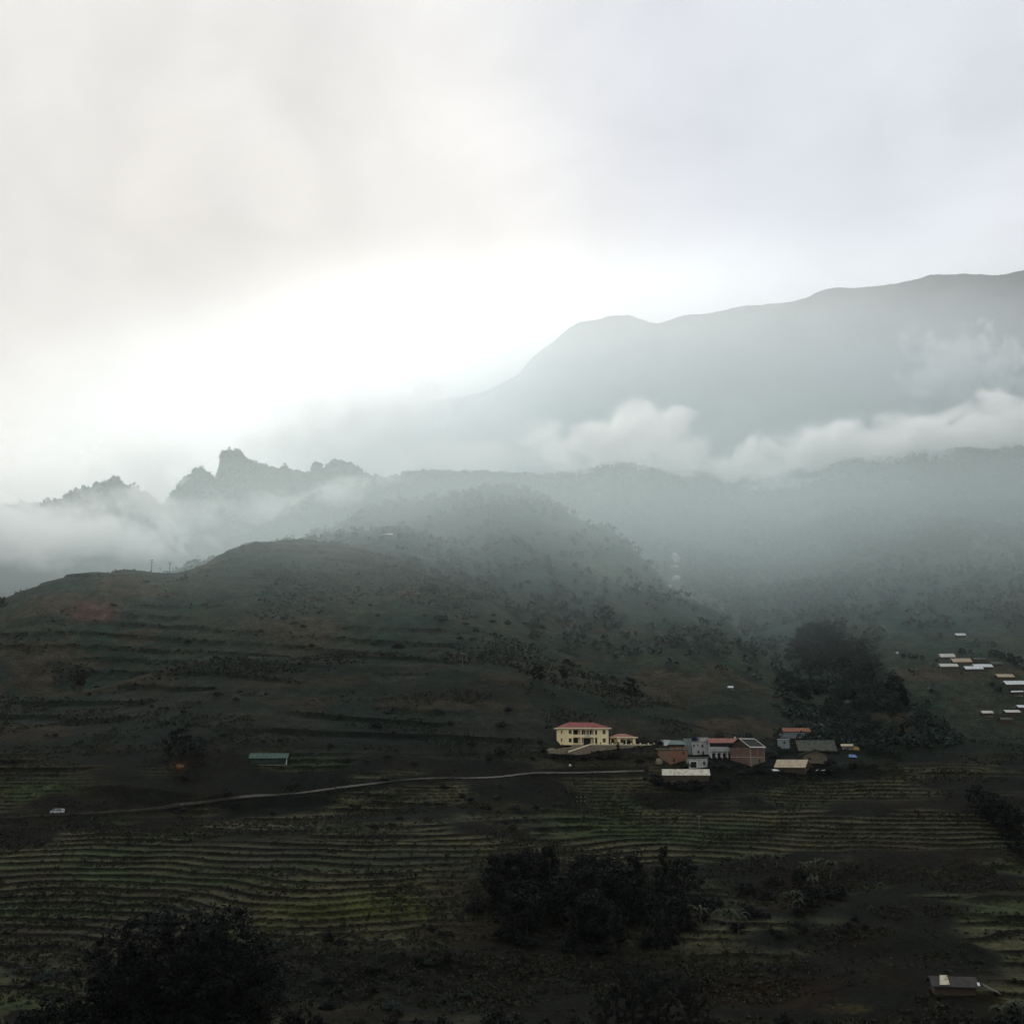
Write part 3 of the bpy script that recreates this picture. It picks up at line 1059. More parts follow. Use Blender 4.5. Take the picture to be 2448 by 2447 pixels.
for x in (20, 24.5, 29, 31, 33.5, 37.5, 40.3):
    MB().box(x, x + 0.4, -4.7, -4.34, 0.324, 1.0).build('wall_post', M_yel2, tr)
# single storey wing to the right
s_ = scale_at(YS, zf)
an = empty('annex_building', Vector((x_c, YS, zf)) + Matrix.Rotation(rzs, 3, 'Z') @ Vector((24.4, -1.2, 0)), rzs)
tag(an, 'low yellow annex with flat cornice and red roof beside the school', 'building')
w = MB()
w.box(0, 8.6, 1.8, 9.5, 0, 3.1).box(0, 1.2, 0, 1.796, 0, 3.1).box(7.4, 8.6, 0, 1.796, 0, 3.1)
w.build('wall', M_yel, an)
MB().box(3.9, 4.25, 0.05, 0.4, 0, 3.09).build('column', M_yel2, an)
MB().box(-0.8, 9.4, -0.8, 10.3, 3.104, 3.5).build('cornice', M_yel2, an)
roof_mesh(8.6, 9.5, 3.504, 'hip', 1.5, 0.4, inset=(2.6, 2.6)).build('roof', M_pinkroof, an)
window(an, 1.7, 1.0, 1.7, 1.5, y=1.8, frame=M_brownwood)
window(an, 5.2, 1.0, 1.6, 1.5, y=1.8, frame=M_brownwood)
MB().box(3.5, 4.9, 1.72, 1.796, 0.02, 2.2).build('door', M_dark, an)
gate = empty('garden_shelter', Vector((x_c, YS, zf)) + Matrix.Rotation(rzs, 3, 'Z') @ Vector((21.6, 0.5, 0)), rzs)
tag(gate, 'small orange shaded porch squeezed between the school and its annex', 'porch')
for x in (0, 2.1):
    for y in (0, 5):
        MB().box(x, x + 0.25, y, y + 0.25, 0, 2.6).build('post', M_yel, gate)
MB().box(-0.2, 2.5, -0.2, 5.5, 2.604, 2.9).build('roof', M_pinkroof, gate)
MB().box(0.26, 2.09, 4.7, 4.9, 0, 2.6).build('back_wall', rough_mat('orange_shaded_plaster', (0.42, 0.20, 0.09)), gate)  # orange colour holds the shadowed tone of the wall beside the annex

# ------------------------------------------------------------------ the village beside it
h1 = house('brick_house', 'orange brick house with teal tin roof and white gable board', 'house', 1603, 1828, 9.2, 9.0, 6.4, roof='flat', rh=0.5, ov=0.5,
           rz=28, wall=M_orange, rmat=M_concrete, wins=((1.4, 1.2, 0.9, 1.6), (6.4, 4.2, 1.1, 1.2)), dy=0)
w = MB()
w.box(0.3, 9.2, 2.2, 8.8, 6.904, 8.6)
w.build('upper_wall', M_timber, h1)
r = MB()
r.slab([(-1.2, 1.0, 8.5), (10.0, 1.0, 8.5), (10.0, 5.4, 10.3), (-1.2, 5.4, 10.3)], 0.12)
r.slab([(-1.2, 5.404, 10.3), (10.0, 5.404, 10.3), (10.0, 9.6, 8.5), (-1.2, 9.6, 8.5)], 0.12)
r.build('upper_roof', M_tealroof, h1)
MB().prism([(-2.6, 8.0), (-0.9, 8.0), (0.9, 10.3), (-2.6, 10.5)], 'y', 0.7, 0.85).build('gable_board', M_whitetin, h1, 'white tin board closing the roof end')
for x in (0.5, 1.9, 3.1, 4.4, 5.3, 6.9, 8.2):
    MB().box(x, x + 0.9, -0.3, 0.2, 6.91, 7.3 + 0.5 * random.random()).build('brick_pile', M_orange, h1)

h2 = house('concrete_house', 'tall narrow unpainted grey house with a dark blue tank on top', 'house', 1655, 1809, 7.4, 8.0, 6.4, roof='flat', rh=0.25, ov=0.1,
           rz=8, wall=M_greywall, rmat=M_greywall, wins=((4.2, 3.9, 0.9, 1.4), (2.4, 1.5, 0.9, 1.2), (4.4, 0.9, 0.9, 1.5), (0.6, 4.3, 0.7, 1.0), (2.3, 4.6, 0.5, 0.8)), dy=2)
MB().box(-1.6, -0.004, 0.6, 7.5, -2, 7.9).build('side_wing', M_greywall2, h2)
w = MB()
for k in range(10):
    a0 = 2 * math.pi * k / 10
w.tube((1.7, 1.1, 6.66), (1.7, 1.1, 8.5), 1.35, 1.3, 14)
tk = w.build('water_tank', M_navy, h2)
MB().box(3.4, 7.4, 0.0, 4.0, 6.654, 8.3).build('roof_room', M_greywall, h2)

h3 = house('long_white_house', 'long whitewashed house with faded red roof and a grey balcony band', 'house', 1697, 1812, 12.8, 7.0, 6.6, roof='gable_x', rh=1.9, ov=0.6,
           rz=4, wall=M_white, rmat=M_pinkroof, dy=1)
MB().box(0.1, 12.6, -1.3, -0.01, 2.7, 2.9).build('balcony_floor', M_concrete, h3)
MB().box(0.1, 12.6, -1.4, -1.2, 2.904, 4.3).build('balcony_parapet', M_greywall, h3)
MB().box(0.2, 12.5, -0.3, -0.02, 4.9, 6.3).build('dark_band', M_dark, h3)  # plain dark band between eave and balcony
for k in range(6):
    x = 0.3 + k * 2.35
    MB().box(x, x + 0.35, -1.35, -1.0, 0, 2.69).build('column', M_white, h3)
    if k < 5:
        MB().box(x + 0.6, x + 2.0, -0.07, -0.004, 0.05, 2.1).build('door', M_dark, h3)
MB().box(12.0, 12.6, 3.2, 3.8, 8.2, 9.2).build('chimney', M_white, h3)

h4 = house('flat_roof_hut', 'small grey hut with flat roof and a white framed doorway below the tall grey house', 'hut', 1647, 1837, 8.0, 5.0, 4.4, roof='flat', rh=0.3, ov=0.5,
           rz=4, wall=M_greywall, rmat=M_concrete, wins=((6.0, 1.4, 1.1, 1.6),), wframe=M_timber)
w = MB()
w.box(0.3, 0.8, -0.12, -0.01, 0.1, 3.2).box(3.3, 3.8, -0.12, -0.01, 0.1, 3.2).box(0.804, 3.296, -0.12, -0.01, 2.85, 3.2).box(0.804, 3.296, -0.12, -0.01, 0.1, 0.4)
w.build('door_frame', M_white, h4)
MB().box(0.81, 3.29, -0.05, -0.01, 0.41, 2.84).build('door', M_dark, h4)

h5 = house('low_white_roof_shed', 'long low shed with patchy white roof half hidden behind dark bushes', 'shed', 1586, 1866, 18.5, 6.0, 2.3, roof='gable_x', rh=2.4, ov=0.5, rz=-6,
           wall=M_timber, rmat=rib_mat('patched_white_roof', (0.56, 0.55, 0.47), (0.34, 0.31, 0.22)))

h6 = house('unfinished_brick_house', 'two storey bare brick house whose gabled roof is an open white edged frame', 'house', 1795, 1832, 9.4, 10.6, 8.0, roof='flat', rh=0.05, ov=0.05,
           rz=40, wall=M_brown, rmat=M_dark, gable=False)
# lower storey lighter, ring beams and corner posts
w = MB()
w.box(0.3, 9.1, -0.05, -0.004, 0.2, 3.7)
w.build('lower_front', M_tanbrick, h6)
w = MB()
w.box(-0.12, 9.52, -0.12, -0.06, 3.75, 4.1).box(-0.12, -0.06, -0.12, 10.7, 3.75, 4.1)
w.box(-0.12, 0.25, -0.125, -0.055, 0, 3.74).box(9.1, 9.5, -0.125, -0.055, 0, 3.74).box(-0.12, 0.25, -0.125, -0.055, 4.104, 7.8).box(9.1, 9.5, -0.125, -0.055, 4.104, 7.8).box(4.6, 4.85, -0.11, -0.055, 4.104, 7.8)
w.build('concrete_frame', rough_mat('bare_concrete_frame', (0.33, 0.29, 0.23), var=0.3), h6)
MB().box(5.6, 6.5, -0.1, -0.055, 0.05, 2.9).build('door', M_dark, h6)
r = MB()
r.slab([(-0.7, -0.7, 7.9), (10.1, -0.7, 7.9), (10.1, -0.2, 8.25), (-0.7, -0.2, 8.25)], 0.15)
r.slab([(-0.7, 4.9, 11.5), (10.1, 4.9, 11.5), (10.1, 5.3, 11.75), (-0.7, 5.3, 11.75)], 0.15)
r.slab([(-0.7, -0.19, 8.26), (-0.3, -0.19, 8.26), (-0.3, 4.89, 11.5), (-0.7, 4.89, 11.5)], 0.15)
r.slab([(9.7, -0.19, 8.26), (10.1, -0.19, 8.26), (10.1, 4.89, 11.5), (9.7, 4.89, 11.5)], 0.15)
r.build('roof_edge', rough_mat('pale_roof_edge', (0.5, 0.5, 0.48)), h6)
r = MB()
r.slab([(-0.29, -0.15, 8.1), (9.69, -0.15, 8.1), (9.69, 5.3, 11.5), (-0.29, 5.3, 11.5)], 0.1)
r.slab([(-0.7, 5.304, 11.7), (10.1, 5.304, 11.7), (10.1, 11.2, 7.9), (-0.7, 11.2, 7.9)], 0.1)
r.build('roof', rib_mat('dark_roof_void', (0.028, 0.031, 0.028), (0.018, 0.02, 0.018)), h6)  # near-black slabs paint the shaded interior behind the open roof frame
w = MB()
w.prism([(0, 8.06), (10.6, 8.06), (5.3, 11.3)], 'x', 0.0, 0.2)
w.prism([(0, 8.06), (10.6, 8.06), (5.3, 11.3)], 'x', 9.2, 9.39)
w.build('gable', M_timber, h6)

h7 = house('red_roof_house', 'pale blue grey house with rusty red roof and white balcony standing above the grey roof', 'house', 1874, 1772, 12.2, 7.0, 4.6, roof='gable_x', rh=1.7, ov=0.7,
           rz=3, wall=M_greywall2, rmat=M_orroof, wins=((5.6, 1.2, 1.6, 1.6), (8.4, 1.2, 1.6, 1.6)), dy=8, wframe=M_white)
MB().box(4.6, 7.0, -1.2, -0.01, 0.0, 0.3).build('balcony', M_white, h7)
MB().box(10.6, 12.8, -1.2, -0.01, 0.9, 1.3).build('balcony', M_white, h7)
MB().box(11.6, 12.0, -0.5, -0.02, 1.304, 3.2).build('white_post', M_white, h7)
h7b = house('side_house', 'narrow pale grey block stepped down to the left below the red roofed house', 'house', 1869, 1792, 3.6, 6.0, 4.6, roof='flat', rh=0.2, ov=0.15, rz=3,
            wall=M_greywall2, rmat=M_whitetin, dy=2, wins=((0.8, 2.6, 1.0, 1.1),))
h8 = house('grey_roof_hall', 'big barn with a broad weathered grey roof behind the huts', 'barn', 1911, 1803, 16.0, 9.0, 1.6, roof='gable_x', rh=4.6, ov=0.5, rz=-3,
           wall=M_timber, rmat=M_greyroof, dy=2)
h9 = house('thatched_hut', 'mud walled hut with sagging dark thatch in front of the broad grey roof', 'hut', 1922, 1822, 9.5, 6.0, 3.3, roof='gable_y', rh=2.2, ov=1.6, rz=-12,
           wall=M_tanwall, rmat=M_thatch, wins=((1.6, 1.0, 1.6, 1.1),), dy=0)
h10 = house('tan_roof_shed', 'timber shed with wide tan corrugated roof and open right end', 'shed', 1923, 1851, 11.6, 8.4, 2.9, roof='gable_x', rh=3.1, ov=0.8, rz=-30,
            wall=M_timber, rmat=M_tanroof, right=True, gable=False)
for y in (0.3, 2.6, 5.0, 7.6):
    MB().box(11.9, 12.1, y, y + 0.2, 0, 3.0 + 2.6 * (1 - abs(y - 4.2) / 4.2)).build('end_post', M_tanwall, h10)
h11 = house('brown_roof_hut', 'small hut with brown tiled roof at the right end of the village', 'hut', 2014, 1797, 4.3, 4.0, 2.6, roof='gable_x', rh=0.9, ov=0.5, rz=-14,
            wall=M_concrete, rmat=M_tanroof, wins=((1.6, 1.0, 1.2, 1.0),), dy=4)
h12 = house('yellow_hut', 'tiny yellow walled hut beside the blue tarpaulin', 'hut', 2040, 1797, 2.6, 3.0, 2.0, roof='gable_y', rh=0.7, ov=0.2, rz=-10,
            wall=rough_mat('faded_yellow', (0.55, 0.40, 0.16)), rmat=M_pinkroof, dy=4)
p = stand(2030, 1813)
tp = empty('tarpaulin', p, -0.1)
tag(tp, 'bright blue tarpaulin stretched over a low frame below the yellow hut', 'tarpaulin')
MB().slab([(0, 0, 0.7), (3.6, 0, 0.5), (3.2, 3, 1.7), (0.5, 3, 1.9)], 0.06).build('sheet', M_blue, tp)
for (x, y, z) in ((0.1, 0.1, 0.6), (3.4, 0.1, 0.45), (3.1, 2.8, 1.6), (0.6, 2.8, 1.8)):
    MB().box(x, x + 0.08, y, y + 0.08, -0.8, z).build('prop', M_timber, tp)
house('white_lean_to', 'low white lean-to roof between the brick house and the tan shed', 'shed', 1849, 1848, 2.4, 2.6, 1.1, roof='shed', rh=0.6, ov=0.2, rz=6, wall=M_timber, rmat=M_whitetin)
house('grey_lean_to', 'pale sloping sheet at the right foot of the tan roofed shed', 'shed', 1952, 1846, 3.4, 2.4, 0.9, roof='shed', rh=0.4, ov=0.2, rz=-28, wall=M_timber, rmat=M_fibre)
# green hut on the left
h13 = house('green_roof_hut', 'lone long hut with green tin roof on the dark hillside', 'hut', 597, 1827, 15.0, 6.0, 2.6, roof='gable_x', rh=2.0, ov=0.6, rz=5,
            wall=M_greenwall, rmat=M_greenroof, wins=((2, 0.9, 1.2, 1.0), (6, 0.9, 1.2, 1.0), (10, 0.9, 1.2, 1.0)))
MB().box(14.75, 15.06, -0.1, 0.3, 0, 2.4).build('corner_post', M_whitetin, h13)
# lone shed bottom right
h14 = house('terrace_shed', 'dark shed with patched grey and white roof among the lowest terraces', 'shed', 2236, 2378, 8.2, 4.6, 1.9, roof='gable_x', rh=1.5, ov=0.7, rz=-9,
            wall=M_timber, rmat=rib_mat('dark_slate_roof', (0.05, 0.047, 0.045), (0.03, 0.028, 0.027)), found=1.5)
MB().slab([(0.9, -0.7, 2.26), (2.9, -0.7, 2.26), (3.1, 2.2, 3.62), (1.6, 2.2, 3.62)], 0.05).build('roof_panel', rib_mat('pale_panel', (0.50, 0.47, 0.36), (0.22, 0.19, 0.13)), h14)
MB().slab([(8.4, -0.72, 2.27), (8.9, -0.72, 2.27), (9.0, 0.3, 2.7), (8.5, 0.3, 2.7)], 0.05).build('roof_panel', M_whitetin, h14)
MB().slab([(9.75, -0.7, 2.15), (13.2, 0.2, 0.5), (13.2, 3.2, 0.6), (9.75, 3.2, 2.3)], 0.08).build('side_roof', M_greyroof, h14)

# far hamlet on the right slope: (left px, right px, top row, bottom row)
ham = [(2287, 2309, 1513, 1519, M_whitetin, 'topmost white roof standing alone above the far hamlet'),
       (2250, 2283, 1562, 1571, M_fibre, 'pinkish white roofed house at the upper left of the far hamlet'),
       (2280, 2324, 1573, 1583, M_tanroof, 'far hamlet house with dull tan roof behind the paler ones'),
       (2250, 2290, 1586, 1594, M_fibre, 'white roofed house at the lower left of the far hamlet'),
       (2310, 2350, 1592, 1600, M_whitetin, 'front one of two bright overlapping white roofs in the far hamlet'),
       (2332, 2374, 1587, 1595, M_whitetin, 'rear one of two bright overlapping white roofs in the far hamlet'),
       (2387, 2426, 1611, 1619, M_tanroof, 'half grey half tan roofed house above the long white roof at the right edge'),
       (2407, 2462, 1627, 1637, M_whitetin, 'long white roofed house cut by the right edge of the photo'),
       (2350, 2374, 1700, 1706, M_fibre, 'low pale roof on its own below the far hamlet'),
       (2406, 2440, 1698, 1704, M_fibre, 'low patchy roof beside the right edge below the far hamlet'),
       (2436, 2462, 1686, 1692, M_whitetin, 'small white roof touching the right edge below the far hamlet'),
       (2330, 2356, 1572, 1577, M_greyroof, 'dark grey roofed house at the upper right of the far hamlet'),
       (2372, 2398, 1582, 1588, M_greyroof, 'dim dark roofed house right of the two overlapping white roofs'),
       (2395, 2420, 1716, 1722, M_greyroof, 'dull grey roof lowest in the scattered far houses')]
for (a, b, t0, t1, m, lab) in ham:
    P = hit((a + b) / 2, t1 + 3)
    s = scale_at(P.y, P.z)
    L = (b - a) * s
    house('far_house', lab, 'house', a, t1 + 6, L, L * 0.55, 2.0, roof='gable_x', rh=max((t1 - t0) * s * 0.95, 1.2), ov=0.4, rz=random.uniform(-4, 4),
          wall=M_timber, rmat=m, group='houses of the far hamlet')
hs = house('slanting_roof_house', 'narrow white roof slanting down to the right near the right edge', 'house', 2419, 1662, 6.4, 3.5, 2.2, roof='shed', rh=0.8, ov=0.3, rz=-25,
           wall=M_timber, rmat=M_whitetin)
house('white_hut', 'tiny white hut alone left of the far hamlet', 'hut', 2143, 1563, 1.6, 1.6, 1.4, roof='gable_y', rh=0.4, ov=0.1, wall=M_white, rmat=M_whitetin)
house('slope_hut', 'white roofed hut on the slope above the village near the valley', 'hut', 1741, 1647, 2.9, 2.4, 0.9, roof='gable_x', rh=1.0, ov=0.2, rz=-8, wall=M_timber, rmat=M_whitetin)
house('ridge_hut', 'small pale roofed hut on the hazy ridge of the middle hill', 'hut', 914, 1281, 8.5, 5.0, 1.4, roof='gable_x', rh=1.4, ov=0.3, rz=5, wall=M_timber, rmat=M_whitetin)
None and house('rocky_hut', 'faint white hut under the crag in the far mist', 'hut', 727, 1193, 7.0, 5.0, 2.2, roof='gable_x', rh=1.5, ov=0.3, wall=M_white, rmat=M_whitetin, Y=1560)

# parked van on the lane at the left
p = stand(119, 1945)
van = empty('parked_van', p, math.radians(6))
tag(van, 'small white van parked on the lane at the far left', 'van')
Mv = rough_mat('white_van_paint', (0.45, 0.47, 0.48), rough=0.4, var=0.2)
w = MB()
w.prism([(0, 0.35), (0, 1.05), (0.55, 1.2), (1.15, 1.75), (4.6, 1.8), (4.7, 0.35)], 'y', 0, 1.7)
w.build('body', Mv, van)
MB().prism([(0.72, 1.22), (1.2, 1.66), (1.9, 1.68), (1.9, 1.22)], 'y', -0.02, -0.003).build('window', M_glass, van)
MB().prism([(2.1, 1.22), (2.1, 1.68), (3.9, 1.70), (3.9, 1.22)], 'y', -0.02, -0.003).build('window', M_glass, van)
MB().prism([(0.02, 0.6), (0.02, 0.8), (-0.03, 0.8), (-0.03, 0.6)], 'y', 0.15, 0.45).build('headlight', M_glass, van)
for (x, y) in ((0.95, -0.03), (3.75, -0.03), (0.95, 1.55), (3.75, 1.55)):
    MB().tube((x, y, 0.34), (x, y + 0.18, 0.34), 0.34, 0.34, 14).build('wheel', M_dark, van)

# utility poles
def pole(px, py, hpx, lab, arms=2, thick=0.16, group=None, mat=M_metal):
    p = stand(px, py)
    s = scale_at(p.y, p.z)
    h = hpx * s
    r = empty('utility_pole', p, random.uniform(-0.2, 0.2))
    tag(r, lab, 'pole', group)
    MB().tube((0, 0, -0.6), (0, 0, h), thick, thick * 0.7, 8).build('shaft', mat, r)
    for k in range(arms):
        z = h * (0.97 - 0.14 * k)
        MB().box(-h * 0.16, h * 0.16, -thick * 0.5 - 0.1, -thick * 0.5 + 0.02, z - 0.09, z + 0.09).build('cross_arm', mat, r)
        for x in (-h * 0.15, 0.0, h * 0.15):
            MB().tube((x, -0.1, z + 0.09), (x, -0.1, z + 0.4), 0.08, 0.05, 6).build('insulator', M_white, r)
    return r


pole(361, 1373, 36, 'taller left pole of the pair on the bare left ridge', 2, 0.32)
pole(405, 1371, 28, 'shorter right pole of the pair on the bare left ridge', 2, 0.32)
pole(328, 1371, 7, 'tiny stub post on the left ridge beside the taller pole', 1, 0.16)
pole(1106, 1594, 34, 'thin dark pole on the shoulder left of the yellow school', 1, 0.14)
pole(1390, 1972, 66, 'tall dark pole standing in the terraces below the road', 2, 0.15, mat=M_timber)
pole(1672, 1982, 30, 'slender pole with pale rings in the terraces below the village', 1, 0.10)

# pale rock faces on the right slope
def rock(name, px, py, wpx, hpx, lab, seed, mat=M_rock, cat='rock'):
    p = stand(px, py)
    s = scale_at(p.y, p.z)
    a, b = wpx * s / 2, hpx * s / 2
    nu, nv = 16, 10
    vs, fs = [], []
    for i in range(nv + 1):
        for j in range(nu):
            u, v = math.pi * i / nv, 2 * math.pi * j / nu
            k = 1 + 0.45 * float(fbm(seed + 2.2 * math.cos(v), 2.2 * math.sin(v) + 3 * u, seed, 3))
            vs.append((a * k * math.sin(u) * math.cos(v), 0.7 * a * k * math.sin(u) * math.sin(v), b * k * (math.cos(u) + 0.7)))
    for i in range(nv):
        for j in range(nu):
            fs.append((i * nu + j, (i + 1) * nu + j, (i + 1) * nu + (j + 1) % nu, i * nu + (j + 1) % nu))
    o = np_mesh(name, np.array(vs), np.array(fs), mat)
    o.location = p
    tag(o, lab, cat)
    return o


rock('rock_outcrop', 1616, 1342, 20, 22, 'uppermost pale rock face of the column on the misty slope', 3)
rock('rock_outcrop', 1614, 1357, 19, 6, 'thin pale ledge of rock under the uppermost rock face', 5)
rock('rock_outcrop', 1616, 1389, 19, 15, 'brightest pale rock patch in the middle of the rock column', 7)
rock('rock_outcrop', 1602, 1404, 8, 9, 'lowest small pale rock of the column on the misty slope', 9)
rock('boulder', 1318, 1795, 26, 7, 'pale rubble heap at the left foot of the school terrace', 11, M_stone)
rock('boulder', 1575, 1826, 16, 14, 'pale rubble heap left of the orange brick house', 13, M_stone)
rock('boulder', 1363, 1831, 6, 5, 'small white block beside the road below the school', 17, M_white)
rock('boulder', 430, 1838, 18, 12, 'bare orange earth scar left of the green roofed hut', 19, rough_mat('orange_earth', (0.14, 0.075, 0.04)), 'earth scar')


# ------------------------------------------------------------------ road and paths draped over the ground
def ribbon(name, pts, width, mat, lift=0.06, n=160, lab=None):
    """follows picture rows along the slope; each point is dropped onto the ground"""
    P = []
    f = np.array(pts, float)
    xs = np.linspace(0, len(f) - 1, n)
    for t in xs:
        i = min(int(t), len(f) - 2)
        u = t - i
        q = f[i] * (1 - u) + f[i + 1] * u
        h = hit(q[0], q[1])
        P.append((h.x, h.y))
    P = np.array(P)
    for _ in range(500):
        P[1:-1] = (P[:-2] + 2 * P[1:-1] + P[2:]) / 4
    d = np.gradient(P, axis=0)
    d /= np.linalg.norm(d, axis=1)[:, None] + 1e-9
    nn = np.stack([-d[:, 1], d[:, 0]], -1)
    K = 3
    vs = []
    zc = gz(P[:, 0], P[:, 1])
    for _ in range(10):
        zc[1:-1] = (zc[:-2] + 2 * zc[1:-1] + zc[2:]) / 4
    rows = []
    for k in (-1, 1):
        Q = P + nn * (width / 2 * k)
        rows.append(np.column_stack([Q, np.maximum(zc, gz(Q[:, 0], Q[:, 1])) + lift]))
    zt = np.maximum(rows[0][:, 2], rows[1][:, 2])
    for r_ in rows:
        r_[:, 2] = zt
    bot = [np.column_stack([r_[:, 0], r_[:, 1], zt - 1.6]) for r_ in rows]
    V_ = np.concatenate([rows[0], rows[1], bot[0], bot[1]])
    m = len(P)
    q = []
    for i in range(m - 1):
        q += [(i, i + 1, m + i + 1, m + i), (2 * m + i, 2 * m + i + 1, i + 1, i), (m + i, m + i + 1, 3 * m + i + 1, 3 * m + i)]
    o = np_mesh(name, V_, np.array(q), mat)
    tag(o, lab, kind='structure')
    return o


M_road = rough_mat('pale_dusty_concrete', (0.20, 0.19, 0.165), col2=(0.022, 0.022, 0.017), scale=0.045)
M_track = rough_mat('dull_dirt_track', (0.035, 0.033, 0.026), var=0.6, scale=0.2)
ribbon('road', [(1540, 1842), (1470, 1843), (1300, 1847), (1150, 1853), (1010, 1861), (900, 1871), (850, 1878), (760, 1888), (640, 1900), (520, 1911), (430, 1922)], 1.15, M_road)
ribbon('path', [(1240, 1781), (1270, 1783), (1330, 1788)], 1.2, M_track, n=30)
ribbon('path', [(1900, 1696), (1906, 1704), (1916, 1709), (1928, 1713), (1950, 1718), (1962, 1728), (1972, 1737)], 1.5, M_road, n=60)
ribbon('path', [(1750, 1655), (1775, 1652), (1800, 1651), (1830, 1648)], 1.0, M_track, n=40)
ribbon('path', [(1740, 1641), (1760, 1640), (1785, 1637)], 0.9, M_track, n=30)
ribbon('path', [(710, 1816), (740, 1805), (780, 1795)], 1.0, M_track, n=30)
ribbon('path', [(430, 1922), (400, 1928), (330, 1936), (260, 1942), (200, 1945), (120, 1948), (0, 1955)], 1.8, M_track)

# ------------------------------------------------------------------ vegetation
G_leaf = leaf_mat('broad_leaves', (0.012, 0.022, 0.019), (0.034, 0.054, 0.042))
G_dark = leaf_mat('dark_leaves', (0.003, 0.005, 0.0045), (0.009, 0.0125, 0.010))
G_bamb = leaf_mat('bamboo_leaves', (0.010, 0.015, 0.010), (0.024, 0.032, 0.021))
G_ban = leaf_mat('banana_leaves', (0.008, 0.013, 0.007), (0.035, 0.048, 0.028), 1.0)
G_bark = rough_mat('bark', (0.02, 0.017, 0.014), var=0.4, scale=2)
G_stem = rough_mat('pale_stem', (0.08, 0.078, 0.065), var=0.3, scale=2)
G_rough = leaf_mat('scrub_leaves', (0.004, 0.006, 0.0045), (0.030, 0.031, 0.018), 0.5)


def leaves(centres, radii, n, size, r, flat=0.8):
    """n leaf sprays round each centre; every spray is one small bent quad"""
    C_ = np.repeat(centres, n, axis=0)
    R_ = np.repeat(radii, n)[:, None]
    m = len(C_)
    d = r.normal(size=(m, 3))
    d /= np.linalg.norm(d, axis=1)[:, None]
    rad = r.random((m, 1)) ** 0.45
    p = C_ + d * rad * R_ * np.array([1, 1, flat])
    nrm = d + 0.7 * r.normal(size=(m, 3))
    nrm /= np.linalg.norm(nrm, axis=1)[:, None]
    a = np.cross(nrm, r.normal(size=(m, 3)))
    a /= np.linalg.norm(a, axis=1)[:, None] + 1e-9
    b = np.cross(nrm, a)
    s = size * (0.6 + 0.8 * r.random((m, 1)))
    k = 0.25 * s * nrm
    vs = np.stack([p - a * s - k, p - b * s * 0.6 + k * 0.4, p + a * s - k, p + b * s * 0.6 + k * 0.4], axis=1).reshape(-1, 3)
    fs = np.arange(m * 4).reshape(m, 4)
    return vs, fs


def trunk_mesh(limbs):
    w = MB()
    for (p, q, r0, r1) in limbs:
        w.tube(p, q, r0, r1, 7)
    return w


